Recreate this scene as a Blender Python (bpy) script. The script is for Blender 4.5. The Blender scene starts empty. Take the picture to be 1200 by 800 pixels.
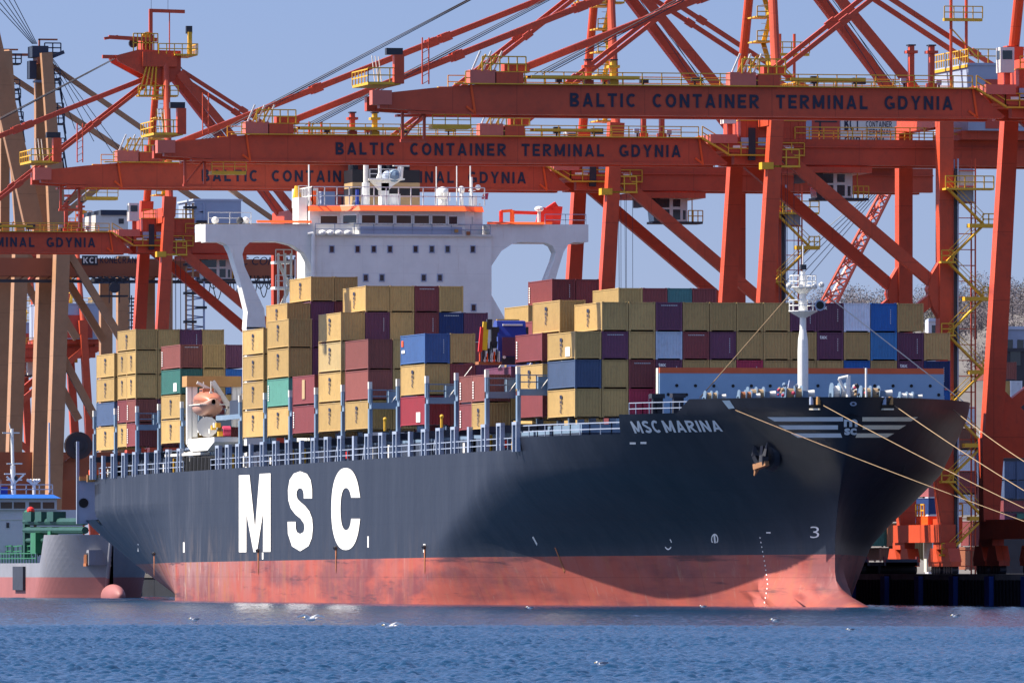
import bpy, math, random
import numpy as np
from mathutils import Vector, Matrix

random.seed(7)
rng = np.random.default_rng(11)
scene = bpy.context.scene
COL = scene.collection

# ------------------------------------------------------------------ camera
FPX, CX, CY, CZ, CA = 12758.8, 964.0, -219.95, 3.0, 0.20122      # focal length in photo pixels, camera place, heading
HOR = 671.0                                                       # photo row of the horizon
cam_d = bpy.data.cameras.new('camera')
cam = bpy.data.objects.new('camera', cam_d)
COL.objects.link(cam)
cam_d.sensor_width = 36.0
cam_d.lens = 36.0 * FPX / 1200.0
cam_d.shift_y = (HOR - 400.0) / 1200.0
cam_d.clip_start = 5.0
cam_d.clip_end = 30000.0
cam.location = (CX, CY, CZ)
DIR = Vector((-math.cos(CA), math.sin(CA), 0.0))
RIGHT = Vector((math.sin(CA), math.cos(CA), 0.0))
cam.rotation_euler = DIR.to_track_quat('-Z', 'Y').to_euler()
scene.camera = cam

# ------------------------------------------------------------------ world and sun
SUN_EL, SUN_PHI = math.radians(50.0), math.radians(13.0)          # phi: from abeam (starboard) towards the stern
world = bpy.data.worlds.new('World')
scene.world = world
world.use_nodes = True
wn, wl = world.node_tree.nodes, world.node_tree.links
wn.clear()
sky = wn.new('ShaderNodeTexSky')
sky.sky_type = 'NISHITA'
sky.sun_disc = False
sky.sun_elevation = SUN_EL
sky.sun_rotation = math.pi + SUN_PHI
sky.air_density = 1.0
sky.dust_density = 0.6
sky.ozone_density = 2.0
tc = wn.new('ShaderNodeTexCoord')
sx = wn.new('ShaderNodeSeparateXYZ'); wl.new(tc.outputs['Generated'], sx.inputs[0])
mx = wn.new('ShaderNodeMath'); mx.operation = 'MAXIMUM'; mx.inputs[1].default_value = 0.0
wl.new(sx.outputs['Z'], mx.inputs[0])
ad = wn.new('ShaderNodeMath'); ad.operation = 'MULTIPLY_ADD'
ad.inputs[1].default_value = 1.6; ad.inputs[2].default_value = 0.16
wl.new(mx.outputs[0], ad.inputs[0])
cb = wn.new('ShaderNodeCombineXYZ')
wl.new(sx.outputs['X'], cb.inputs['X']); wl.new(sx.outputs['Y'], cb.inputs['Y']); wl.new(ad.outputs[0], cb.inputs['Z'])
nm = wn.new('ShaderNodeVectorMath'); nm.operation = 'NORMALIZE'
wl.new(cb.outputs[0], nm.inputs[0]); wl.new(nm.outputs['Vector'], sky.inputs['Vector'])
bg = wn.new('ShaderNodeBackground'); bg.inputs['Strength'].default_value = 0.105
# paler, dimmer air low over the harbour than overhead
gr = wn.new('ShaderNodeMapRange'); gr.inputs['From Min'].default_value = 0.0; gr.inputs['From Max'].default_value = 0.35
gr.inputs['To Min'].default_value = 0.62; gr.inputs['To Max'].default_value = 1.3
wl.new(mx.outputs[0], gr.inputs['Value'])
gs = wn.new('ShaderNodeVectorMath'); gs.operation = 'SCALE'
wl.new(sky.outputs['Color'], gs.inputs[0]); wl.new(gr.outputs[0], gs.inputs['Scale'])
tn = wn.new('ShaderNodeVectorMath'); tn.operation = 'MULTIPLY'; tn.inputs[1].default_value = (0.98, 0.835, 0.88)   # lavender haze of the photograph's sky
tg = wn.new('ShaderNodeMapRange'); tg.inputs['From Max'].default_value = 0.055; wl.new(mx.outputs[0], tg.inputs['Value'])
tm = wn.new('ShaderNodeMix'); tm.data_type = 'RGBA'; wl.new(tg.outputs[0], tm.inputs['Factor'])
tm.inputs['A'].default_value = (1.16, 0.90, 0.86, 1); tm.inputs['B'].default_value = (0.93, 0.83, 0.89, 1)
wl.new(tm.outputs['Result'], tn.inputs[1])
wl.new(gs.outputs['Vector'], tn.inputs[0]); wl.new(tn.outputs['Vector'], bg.inputs['Color'])
wo = wn.new('ShaderNodeOutputWorld'); wl.new(bg.outputs[0], wo.inputs['Surface'])

sun_d = bpy.data.lights.new('sun', 'SUN')
sun_d.energy = 5.0
sun_d.angle = math.radians(0.5)
sun_d.color = (1.0, 0.91, 0.78)
sun = bpy.data.objects.new('sun', sun_d)
COL.objects.link(sun)
SUNV = Vector((-math.sin(SUN_PHI) * math.cos(SUN_EL), -math.cos(SUN_PHI) * math.cos(SUN_EL), math.sin(SUN_EL)))
sun.rotation_euler = (-SUNV).to_track_quat('-Z', 'Y').to_euler()

scene.view_settings.view_transform = 'Standard'
scene.view_settings.look = 'None'
scene.view_settings.exposure = 1.12
scene.view_settings.gamma = 1.0
scene.view_settings.use_curve_mapping = False
scene.cycles.max_bounces = 5
scene.cycles.diffuse_bounces = 3
scene.cycles.glossy_bounces = 3

# ------------------------------------------------------------------ photo pixel <-> place
def ray(u, v):
    return DIR + RIGHT * ((u - 600.0) / FPX) + Vector((0, 0, (HOR - v) / FPX))
def P(u, v, x=None, y=None, z=None):
    r = ray(u, v); c = Vector((CX, CY, CZ))
    if x is not None: t = (x - CX) / r.x
    elif y is not None: t = (y - CY) / r.y
    else: t = (z - CZ) / r.z
    return c + r * t
def PD(u, v, depth):
    return Vector((CX, CY, CZ)) + ray(u, v) * depth

# ------------------------------------------------------------------ materials
def lin(c):
    return tuple(((x / 255.0) / 12.92 if x <= 10.3 else ((x / 255.0 + 0.055) / 1.055) ** 2.4) for x in c)
MATS = {}
def paint(name, rgb, rough=0.5, var=0.12, scale=0.6, streak=0.0, streak_rgb=(120, 70, 40), stretch=8.0, metal=0.0, perobj=False, grime=0.0, spec=0.4, seam=None):
    """painted or weathered surface: mottling, optional vertical streaks of rust and grime"""
    m = bpy.data.materials.new(name); m.use_nodes = True
    n, l = m.node_tree.nodes, m.node_tree.links
    b = n['Principled BSDF']
    b.inputs['Roughness'].default_value = rough
    b.inputs['Metallic'].default_value = metal
    b.inputs['Specular IOR Level'].default_value = spec
    base = lin(rgb)
    t = n.new('ShaderNodeTexCoord')
    vec = t.outputs['Object']
    if perobj:
        oi = n.new('ShaderNodeObjectInfo')
        mu = n.new('ShaderNodeMath'); mu.operation = 'MULTIPLY'; mu.inputs[1].default_value = 137.0
        l.new(oi.outputs['Random'], mu.inputs[0])
        av = n.new('ShaderNodeVectorMath'); av.operation = 'ADD'
        l.new(vec, av.inputs[0]); l.new(mu.outputs[0], av.inputs[1]); vec = av.outputs['Vector']
    no = n.new('ShaderNodeTexNoise'); no.inputs['Scale'].default_value = scale; no.inputs['Detail'].default_value = 6.0
    no.inputs['Roughness'].default_value = 0.6
    l.new(vec, no.inputs['Vector'])
    mr = n.new('ShaderNodeMapRange'); mr.inputs['From Min'].default_value = 0.3; mr.inputs['From Max'].default_value = 0.7
    mr.inputs['To Min'].default_value = 1.0 - var; mr.inputs['To Max'].default_value = 1.0 + var
    l.new(no.outputs['Fac'], mr.inputs['Value'])
    val = mr.outputs[0]
    if perobj:
        m2 = n.new('ShaderNodeMapRange'); m2.inputs['To Min'].default_value = 0.82; m2.inputs['To Max'].default_value = 1.14
        l.new(oi.outputs['Random'], m2.inputs['Value'])
        mm = n.new('ShaderNodeMath'); mm.operation = 'MULTIPLY'; l.new(val, mm.inputs[0]); l.new(m2.outputs[0], mm.inputs[1]); val = mm.outputs[0]
    sc = n.new('ShaderNodeVectorMath'); sc.operation = 'SCALE'; sc.inputs[0].default_value = base
    l.new(val, sc.inputs['Scale'])
    colr = sc.outputs['Vector']
    if streak > 0:
        mp = n.new('ShaderNodeMapping'); mp.inputs['Scale'].default_value = (1.0, 1.0, 1.0 / stretch)
        l.new(vec, mp.inputs['Vector'])
        n2 = n.new('ShaderNodeTexNoise'); n2.inputs['Scale'].default_value = 1.3; n2.inputs['Detail'].default_value = 7.0
        n2.inputs['Roughness'].default_value = 0.75
        l.new(mp.outputs[0], n2.inputs['Vector'])
        r2 = n.new('ShaderNodeMapRange'); r2.inputs['From Min'].default_value = 0.58; r2.inputs['From Max'].default_value = 0.74
        r2.inputs['To Min'].default_value = 0.0; r2.inputs['To Max'].default_value = streak
        l.new(n2.outputs['Fac'], r2.inputs['Value'])
        mi = n.new('ShaderNodeMix'); mi.data_type = 'RGBA'
        l.new(r2.outputs[0], mi.inputs['Factor']); l.new(colr, mi.inputs['A']); mi.inputs['B'].default_value = (*lin(streak_rgb), 1)
        colr = mi.outputs['Result']
    if grime > 0:
        n3 = n.new('ShaderNodeTexNoise'); n3.inputs['Scale'].default_value = scale * 5; n3.inputs['Detail'].default_value = 8.0
        l.new(vec, n3.inputs['Vector'])
        r3 = n.new('ShaderNodeMapRange'); r3.inputs['From Min'].default_value = 0.5; r3.inputs['From Max'].default_value = 0.75
        r3.inputs['To Max'].default_value = grime
        l.new(n3.outputs['Fac'], r3.inputs['Value'])
        m3 = n.new('ShaderNodeMix'); m3.data_type = 'RGBA'
        l.new(r3.outputs[0], m3.inputs['Factor']); l.new(colr, m3.inputs['A']); m3.inputs['B'].default_value = (*lin((62, 52, 46)), 1)
        colr = m3.outputs['Result']
    if seam:
        se = n.new('ShaderNodeSeparateXYZ'); l.new(t.outputs['Object'], se.inputs[0])
        tot = None
        for ax, per, wd, amt in seam:
            pp = n.new('ShaderNodeMath'); pp.operation = 'PINGPONG'; pp.inputs[1].default_value = per / 2; l.new(se.outputs[ax], pp.inputs[0])
            lt = n.new('ShaderNodeMapRange'); lt.inputs['From Min'].default_value = 0.0; lt.inputs['From Max'].default_value = wd
            lt.inputs['To Min'].default_value = 1 - amt; lt.inputs['To Max'].default_value = 1.0; l.new(pp.outputs[0], lt.inputs['Value'])
            if tot is None: tot = lt.outputs[0]
            else:
                mu_ = n.new('ShaderNodeMath'); mu_.operation = 'MULTIPLY'; l.new(tot, mu_.inputs[0]); l.new(lt.outputs[0], mu_.inputs[1]); tot = mu_.outputs[0]
        s2 = n.new('ShaderNodeVectorMath'); s2.operation = 'SCALE'; l.new(colr, s2.inputs[0]); l.new(tot, s2.inputs['Scale']); colr = s2.outputs['Vector']
    l.new(colr, b.inputs['Base Color'])
    MATS[name] = m
    return m

paint('crane_red', (188, 72, 42), 0.45, 0.12, 0.35, streak=0.45, streak_rgb=(112, 46, 34), stretch=5, grime=0.18, seam=(('Y', 5.9, 0.06, 0.35), ('Z', 6.3, 0.06, 0.35)))
paint('crane_tan', (164, 122, 88), 0.5, 0.10, 0.3, seam=(('Z', 7.5, 0.07, 0.3),), grime=0.12, streak=0.06, streak_rgb=(120, 80, 50))
paint('yellow', (206, 160, 44), 0.5, 0.1)
paint('navy_letter', (30, 34, 58), 0.5, 0.05)
paint('white_paint', (228, 228, 222), 0.4, 0.06, seam=(('Z', 2.9, 0.05, 0.10), ('Y', 4.4, 0.05, 0.06)), streak=0.3, streak_rgb=(170, 150, 125))
paint('white_dirty', (205, 203, 196), 0.5, 0.08, streak=0.25, streak_rgb=(150, 125, 95))
paint('house_grey', (150, 162, 184), 0.5, 0.05)
paint('tarp_silver', (176, 184, 200), 0.45, 0.05)
paint('orange_trim', (232, 84, 22), 0.5, 0.05)
paint('deck_blue', (106, 128, 150), 0.5, 0.10, streak=0.2, streak_rgb=(110, 80, 60))
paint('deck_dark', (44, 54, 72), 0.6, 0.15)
paint('pale_blue_steel', (142, 154, 174), 0.45, 0.08, streak=0.25, streak_rgb=(140, 100, 70))
paint('dark_steel', (44, 46, 54), 0.5, 0.2)
paint('black_rubber', (26, 27, 30), 0.7, 0.2)
paint('dark_window', (30, 36, 44), 0.08, 0.02, spec=0.8)
paint('glass_brown', (70, 62, 52), 0.1, 0.05, spec=0.7)
paint('rope', (150, 126, 96), 0.9, 0.15, 2.0)
paint('cable', (46, 50, 62), 0.5, 0.05)
paint('salmon', (190, 100, 84), 0.5, 0.08, streak=0.2, streak_rgb=(200, 150, 120))
paint('buff', (172, 146, 106), 0.5, 0.06)
paint('funnel_black', (26, 28, 36), 0.5, 0.1)
paint('beige_davit', (176, 132, 78), 0.5, 0.1, streak=0.2)
paint('lifeboat_orange', (170, 104, 76), 0.4, 0.10, grime=0.3)
paint('lifeboat_pink', (158, 120, 104), 0.45, 0.10)
paint('truck_blue', (38, 58, 140), 0.25, 0.04)
paint('truck_red', (214, 44, 30), 0.35, 0.06)
paint('truck_yellow', (226, 186, 32), 0.35, 0.06)
paint('chrome', (190, 192, 196), 0.3, 0.1, metal=0.6)
paint('rusty', (150, 92, 56), 0.7, 0.25, 1.5)
paint('anchor_tan', (150, 108, 74), 0.6, 0.2, 1.0)
paint('grey_hull', (122, 124, 132), 0.5, 0.10, 0.3, streak=0.5, streak_rgb=(128, 104, 70), stretch=6)
paint('tanker_red', (140, 86, 84), 0.6, 0.10, 0.25, streak=0.5, streak_rgb=(170, 90, 70), stretch=5)
paint('pipe_green', (40, 104, 68), 0.45, 0.15)
paint('pipe_green_dark', (26, 66, 56), 0.5, 0.15)
paint('roof_blue', (30, 90, 170), 0.4, 0.06)
paint('tanker_white', (196, 192, 196), 0.5, 0.06, streak=0.15, streak_rgb=(170, 150, 130))
paint('concrete', (130, 128, 124), 0.85, 0.18, 0.3, grime=0.4)
paint('asphalt', (78, 76, 76), 0.9, 0.2, 0.4)
paint('quay_black', (18, 22, 32), 0.75, 0.3, 0.5)
paint('fender_blue', (22, 62, 140), 0.6, 0.2)
paint('lattice_red', (200, 92, 70), 0.5, 0.05)
paint('lattice_white', (226, 214, 204), 0.5, 0.05)
paint('mark_white', (232, 230, 224), 0.5, 0.04, streak=0.15, streak_rgb=(190, 170, 140))
paint('mark_grey', (196, 204, 208), 0.5, 0.06, streak=0.2, streak_rgb=(170, 150, 120))
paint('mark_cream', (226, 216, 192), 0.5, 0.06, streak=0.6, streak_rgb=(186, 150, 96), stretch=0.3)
paint('red_panel', (176, 72, 56), 0.55, 0.06)
paint('hill_ground', (96, 92, 88), 0.95, 0.3, 0.02)
paint('bark', (92, 86, 88), 0.95, 0.2, 0.5)
paint('twig_brown_hazed', (104, 98, 102), 0.95, 0.2, 0.1)  # twigs lightened and greyed: distance haze put into their colour
paint('twig_green_hazed', (102, 102, 92), 0.95, 0.2, 0.1)
paint('gull_white', (228, 228, 226), 0.6, 0.03)
paint('gull_grey', (130, 134, 142), 0.6, 0.05)
# container colours
CC = dict(tan=(184, 154, 97), tan_pale=(192, 168, 118), maroon=(126, 62, 64), purple=(104, 60, 86), salmon=(136, 78, 70), navy=(24, 52, 104), blue=(38, 104, 178), light_blue=(66, 134, 190), steel=(73, 92, 123), mid_blue=(69, 103, 156), green=(54, 107, 98), mint=(86, 142, 128), grey=(208, 216, 226), crimson=(176, 54, 82), red=(149, 48, 58), teal=(66, 112, 114), brown=(116, 74, 58), brick=(158, 98, 68), pink=(158, 88, 90), ice=(186, 206, 224))
CWORD = dict(tan='tan', tan_pale='pale weathered tan', maroon='maroon', purple='dark purple-red', salmon='salmon red', navy='navy blue',
             blue='bright blue', light_blue='light blue', steel='faded steel-blue', mid_blue='mid blue', green='sea green', mint='mint green',
             grey='pale grey', crimson='crimson', red='bright red', teal='dark teal', brown='brown', brick='orange-brown', pink='pink-red', ice='pale ice-blue')
for k, v in CC.items():
    paint('container_' + k, v, 0.5, 0.07, 0.5, streak=0.22, streak_rgb=(104, 70, 50), stretch=4, perobj=True, grime=0.18)

# hull paints
def hull_paint(name, rgb, weather):
    m = bpy.data.materials.new(name); m.use_nodes = True
    n, l = m.node_tree.nodes, m.node_tree.links
    b = n['Principled BSDF']
    t = n.new('ShaderNodeTexCoord')
    def noise(scale3, sc, det, rough=0.6):
        mp = n.new('ShaderNodeMapping'); mp.inputs['Scale'].default_value = scale3
        l.new(t.outputs['Object'], mp.inputs['Vector'])
        x = n.new('ShaderNodeTexNoise'); x.inputs['Scale'].default_value = sc; x.inputs['Detail'].default_value = det
        x.inputs['Roughness'].default_value = rough
        l.new(mp.outputs[0], x.inputs['Vector']); return x.outputs['Fac']
    def rng_(f, a, b_, lo, hi):
        r = n.new('ShaderNodeMapRange'); r.inputs['From Min'].default_value = a; r.inputs['From Max'].default_value = b_
        r.inputs['To Min'].default_value = lo; r.inputs['To Max'].default_value = hi
        l.new(f, r.inputs['Value']); return r.outputs[0]
    def mix(f, a, col):
        x = n.new('ShaderNodeMix'); x.data_type = 'RGBA'
        l.new(f, x.inputs['Factor'])
        if isinstance(a, tuple): x.inputs['A'].default_value = (*lin(a), 1)
        else: l.new(a, x.inputs['A'])
        x.inputs['B'].default_value = (*lin(col), 1); return x.outputs['Result']
    def mul(a, b_):
        x = n.new('ShaderNodeMath'); x.operation = 'MULTIPLY'; l.new(a, x.inputs[0]); l.new(b_, x.inputs[1]); return x.outputs[0]
    sp = n.new('ShaderNodeSeparateXYZ'); l.new(t.outputs['Object'], sp.inputs[0])
    aft = rng_(sp.outputs['X'], -10.0, -70.0, 0.25, 1.0)          # older, more rubbed paint along the parallel side
    if weather == 'top':
        c = mix(rng_(noise((0.25, 0.25, 0.02), 1.0, 5), 0.35, 0.7, 0, 0.75), rgb, (40, 44, 54))
        c = mix(mul(rng_(noise((0.12, 0.12, 1.1), 0.8, 4), 0.5, 0.7, 0, 0.35), aft), c, (31, 34, 43))
        c = mix(mul(rng_(noise((0.35, 0.35, 0.05), 1.3, 6, 0.7), 0.52, 0.7, 0, 0.7), aft), c, (60, 62, 70))
        low = rng_(sp.outputs['Z'], 8.5, 4.5, 0, 1)
        c = mix(mul(mul(rng_(noise((0.4, 0.4, 0.1), 1.2, 7, 0.75), 0.5, 0.66, 0, 0.9), low), aft), c, (88, 78, 72))
        b.inputs['Roughness'].default_value = 0.42
    else:
        c = mix(rng_(noise((0.06, 0.06, 0.3), 1.0, 6), 0.44, 0.6, 0, 0.85), rgb, (100, 48, 52))
        up = rng_(sp.outputs['Z'], -0.5, 3.4, 0.25, 1.0)
        c = mix(mul(mul(rng_(noise((0.25, 0.25, 0.12), 1.0, 6, 0.7), 0.36, 0.56, 0, 0.95), up), aft), c, (140, 104, 104))
        c = mix(mul(rng_(noise((0.5, 0.5, 0.11), 1.0, 7, 0.78), 0.52, 0.62, 0, 0.85), aft), c, (146, 92, 46))
        c = mix(mul(rng_(noise((0.7, 0.7, 0.16), 1.3, 7, 0.78), 0.58, 0.66, 0, 0.75), aft), c, (166, 150, 136))
        c = mix(rng_(noise((0.05, 0.05, 0.8), 1.0, 7, 0.7), 0.57, 0.66, 0, 0.75), c, (58, 38, 46))
        b.inputs['Roughness'].default_value = 0.6
    tot = None
    for ax, per, wd, amt in (('Z', 2.6, 0.07, 0.22), ('X', 11.5, 0.16, 0.16)):
        pp = n.new('ShaderNodeMath'); pp.operation = 'PINGPONG'; pp.inputs[1].default_value = per / 2; l.new(sp.outputs[ax], pp.inputs[0])
        x = rng_(pp.outputs[0], 0.0, wd, 1 - amt, 1.0)
        tot = x if tot is None else mul(tot, x)
    s2 = n.new('ShaderNodeVectorMath'); s2.operation = 'SCALE'; l.new(c, s2.inputs[0]); l.new(tot, s2.inputs['Scale']); c = s2.outputs['Vector']
    # plating slightly buckled between the frames
    mpb = n.new('ShaderNodeMapping'); mpb.inputs['Scale'].default_value = (1.0, 1.0, 0.7); l.new(t.outputs['Object'], mpb.inputs['Vector'])
    nb = n.new('ShaderNodeTexNoise'); nb.inputs['Scale'].default_value = 0.45; nb.inputs['Detail'].default_value = 2.0; l.new(mpb.outputs[0], nb.inputs['Vector'])
    bu = n.new('ShaderNodeBump'); bu.inputs['Strength'].default_value = 0.35; bu.inputs['Distance'].default_value = 0.12
    l.new(nb.outputs['Fac'], bu.inputs['Height']); l.new(bu.outputs['Normal'], b.inputs['Normal'])
    l.new(c, b.inputs['Base Color'])
    b.inputs['Specular IOR Level'].default_value = 0.32
    MATS[name] = m
hull_paint('hull_black', (25, 29, 40), 'top')
hull_paint('hull_red', (154, 72, 58), 'boot')

# ------------------------------------------------------------------ mesh helpers
class MB:
    def __init__(s): s.v = []; s.f = []; s.m = []; s.mats = []
    def mi(s, m):
        if m not in s.mats: s.mats.append(m)
        return s.mats.index(m)
    def add(s, verts, faces, m):
        o = len(s.v); s.v += [tuple(p) for p in verts]; k = s.mi(m)
        for f in faces: s.f.append(tuple(i + o for i in f)); s.m.append(k)
    def box(s, x0, x1, y0, y1, z0, z1, m):
        s.add([(x0, y0, z0), (x1, y0, z0), (x1, y1, z0), (x0, y1, z0), (x0, y0, z1), (x1, y0, z1), (x1, y1, z1), (x0, y1, z1)],
              [(3, 2, 1, 0), (4, 5, 6, 7), (0, 1, 5, 4), (1, 2, 6, 5), (2, 3, 7, 6), (3, 0, 4, 7)], m)
    def beam(s, p, q, w, h, m, w2=None, h2=None, side=None):
        """rectangular bar from p to q; w along the horizontal side vector, h across it"""
        p, q = Vector(p), Vector(q); d = (q - p).normalized()
        if side is None:
            side = d.cross(Vector((0, 0, 1)))
            if side.length < 1e-3: side = Vector((1, 0, 0))
        side = Vector(side); side = (side - d * side.dot(d)).normalized(); up = side.cross(d).normalized()
        w2 = w if w2 is None else w2; h2 = h if h2 is None else h2
        vs = []
        for c, ww, hh in ((p, w, h), (q, w2, h2)):
            for a, b in ((-1, -1), (1, -1), (1, 1), (-1, 1)):
                vs.append(c + side * (a * ww / 2) + up * (b * hh / 2))
        s.add(vs, [(3, 2, 1, 0), (4, 5, 6, 7), (0, 1, 5, 4), (1, 2, 6, 5), (2, 3, 7, 6), (3, 0, 4, 7)], m)
    def tube(s, p, q, r, m, r2=None, n=8, caps=True):
        p, q = Vector(p), Vector(q); d = (q - p)
        if d.length < 1e-6: return
        d.normalize(); r2 = r if r2 is None else r2
        a = d.orthogonal().normalized(); b = d.cross(a)
        vs = []
        for c, rr in ((p, r), (q, r2)):
            for i in range(n):
                t = 2 * math.pi * i / n; vs.append(c + a * (rr * math.cos(t)) + b * (rr * math.sin(t)))
        fs = [(i, (i + 1) % n, n + (i + 1) % n, n + i) for i in range(n)]
        if caps: fs += [tuple(range(n - 1, -1, -1)), tuple(range(n, 2 * n))]
        s.add(vs, fs, m)
    def path(s, pts, r, m, n=6):
        for a, b in zip(pts[:-1], pts[1:]): s.tube(a, b, r, m, n=n, caps=False)
    def prism(s, pts, ext, m):
        """polygon (list of 3D points) swept along ext"""
        n = len(pts); e = Vector(ext); a = [Vector(p) for p in pts]
        s.add(a + [p + e for p in a], [tuple(range(n - 1, -1, -1)), tuple(range(n, 2 * n))] +
              [(i, (i + 1) % n, n + (i + 1) % n, n + i) for i in range(n)], m)
    def ball(s, c, r, m, n=10, k=6, sz=1.0, sx=1.0, sy=1.0):
        vs = []; fs = []
        for j in range(k + 1):
            t = math.pi * j / k
            for i in range(n):
                f = 2 * math.pi * i / n
                vs.append((c[0] + sx * r * math.sin(t) * math.cos(f), c[1] + sy * r * math.sin(t) * math.sin(f), c[2] + sz * r * math.cos(t)))
        for j in range(k):
            for i in range(n): fs.append((j * n + i, (j + 1) * n + i, (j + 1) * n + (i + 1) % n, j * n + (i + 1) % n))
        s.add(vs, fs, m)
    def rail(s, pts, m, h=1.1, step=1.6, r=0.035, mid=True):
        pts = [Vector(p) for p in pts]
        for a, b in zip(pts[:-1], pts[1:]):
            k = max(1, int((b - a).length / step))
            for i in range(k + 1):
                c = a.lerp(b, i / k); s.beam(c, c + Vector((0, 0, h)), 2 * r, 2 * r, m)
            for zz in ((h, h * 0.5) if mid else (h,)):
                s.beam(a + Vector((0, 0, zz)), b + Vector((0, 0, zz)), 2 * r, 2 * r, m)
    def build(s, name, parent=None, smooth=False, origin=None):
        me = bpy.data.meshes.new(name)
        o = Vector((0, 0, 0))
        if origin is not None: o = Vector(origin)
        elif parent is not None: o = ROOTLOC.get(parent.name, Vector((0, 0, 0)))
        me.from_pydata([(x - o.x, y - o.y, z - o.z) for x, y, z in s.v], [], s.f)
        for m in s.mats: me.materials.append(MATS[m])
        me.polygons.foreach_set('material_index', s.m)
        if smooth: me.polygons.foreach_set('use_smooth', [True] * len(s.f))
        me.update()
        ob = bpy.data.objects.new(name, me); COL.objects.link(ob)
        if parent is not None: ob.parent = parent; ROOTLOC[ob.name] = o
        elif origin is not None: ob.location = o; ROOTLOC[ob.name] = o
        return ob
ROOTLOC = {}
def tag(o, label=None, cat=None, group=None, kind=None):
    if label: o['label'] = label
    if cat: o['category'] = cat
    if group: o['group'] = group
    if kind: o['kind'] = kind
    return o
def thing(name, loc, label, cat, group=None, local=False):
    o = bpy.data.objects.new(name, None); COL.objects.link(o); o.location = loc
    o.empty_display_size = 0.5
    ROOTLOC[o.name] = Vector((0, 0, 0)) if local else Vector(loc)
    return tag(o, label, cat, group)
def copy_tree(o, parent=None):
    c = o.copy(); COL.objects.link(c)
    if parent is not None: c.parent = parent
    for ch in list(o.children): copy_tree(ch, c)
    return c

# lettering: outline of a text string as a flat triangulated sheet, width normalised on request
_TX = {}
def text_sheet(s, bold=0.0, space=1.0):
    key = (s, bold, space)
    if key in _TX: return _TX[key]
    cu = bpy.data.curves.new('t', 'FONT'); cu.body = s; cu.offset = bold; cu.space_character = space; cu.resolution_u = 3
    ob = bpy.data.objects.new('t', cu); COL.objects.link(ob)
    dg = bpy.context.evaluated_depsgraph_get(); dg.update()
    me = bpy.data.meshes.new_from_object(ob.evaluated_get(dg))
    v = np.array([tuple(p.co)[:2] for p in me.vertices]); f = [tuple(p.vertices) for p in me.polygons]
    bpy.data.objects.remove(ob); bpy.data.curves.remove(cu); bpy.data.meshes.remove(me)
    mn, mxx = v.min(0), v.max(0)
    v = (v - mn) / (mxx - mn)
    _TX[key] = (v, f, (mxx - mn)[0] / (mxx - mn)[1])
    return _TX[key]
# block capitals drawn as strokes: each glyph a list of straight bars and arcs in a box 'w' wide and 1 high
def _arc(cx, cy, rx, ry, a0, a1, n=9):
    return [(cx + rx * math.cos(math.radians(a0 + (a1 - a0) * i / n)), cy + ry * math.sin(math.radians(a0 + (a1 - a0) * i / n))) for i in range(n + 1)]
def glyph(ch, t):
    h = t / 2; w = .74
    V = lambda x: [(x, 0), (x, 1)]
    if ch == 'I': return t, [V(h)]
    if ch == 'L': return .6, [V(h), [(t, h), (.6, h)]]
    if ch == 'T': return .7, [[(0, 1 - h), (.7, 1 - h)], [(.35, 0), (.35, 1 - t)]]
    if ch == 'E': return .64, [V(h), [(t, h), (.64, h)], [(t, .5), (.58, .5)], [(t, 1 - h), (.64, 1 - h)]]
    if ch == 'N': return w, [V(h), V(w - h), ('d', (h, 1), (w - h, 0))]
    if ch == 'M': return .9, [V(h), V(.9 - h), ('d', (h, 1), (.45, .12)), ('d', (.9 - h, 1), (.45, .12))]
    if ch == 'A': return .8, [('d', (h, 0), (.4, 1)), ('d', (.8 - h, 0), (.4, 1)), [(.2, .28), (.6, .28)]]
    if ch == 'Y': return .76, [('d', (h, 1), (.38, .42)), ('d', (.76 - h, 1), (.38, .42)), [(.38, 0), (.38, .5)]]
    if ch == 'K': return w, [V(h), ('d', (w - h, 1), (t, .42)), ('d', (w - h, 0), (t + .08, .55))]
    if ch == 'O': return .82, [_arc(.41, .5, .41 - h, .5 - h, 0, 360, 22)]
    if ch == 'C': return w, [_arc(.4, .5, .4 - h, .5 - h, 48, 312, 18)]
    if ch == 'G': return .8, [_arc(.41, .5, .41 - h, .5 - h, 48, 300, 18), [(.8 - h, .08), (.8 - h, .5)], [(.45, .5 - h), (.8 - t, .5 - h)]]
    if ch == 'D': return .76, [V(h), [(t, h), (.36, h)] + _arc(.36, .5, .4 - h, .5 - h, -90, 90, 10) + [(t, 1 - h)]]
    if ch == 'B': return .7, [V(h), [(t, h), (.42, h)] + _arc(.42, .27, .28 - h, .27 - h, -90, 90, 7) + [(t, .54 - h)], [(.42, 1 - h)] and [(t, .5 + h * .3), (.4, .5 + h * .3)] + _arc(.4, .765, .26 - h, .235 - h, -80, 90, 7) + [(t, 1 - h)]]
    if ch == 'R': return .74, [V(h), [(t, .46), (.42, .46)] + _arc(.42, .73, .29 - h, .27 - h, -90, 90, 8) + [(t, 1 - h)], ('d', (.36, .46 - h), (.74 - h, 0))]
    if ch == 'S': return .7, [_arc(.35, .735, .35 - h, .265 - h, 20, 240, 12) + [(.35, .5)] + _arc(.35, .265, .35 - h, .265 - h, 60, -160, 12)]
    return .3, []
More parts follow.
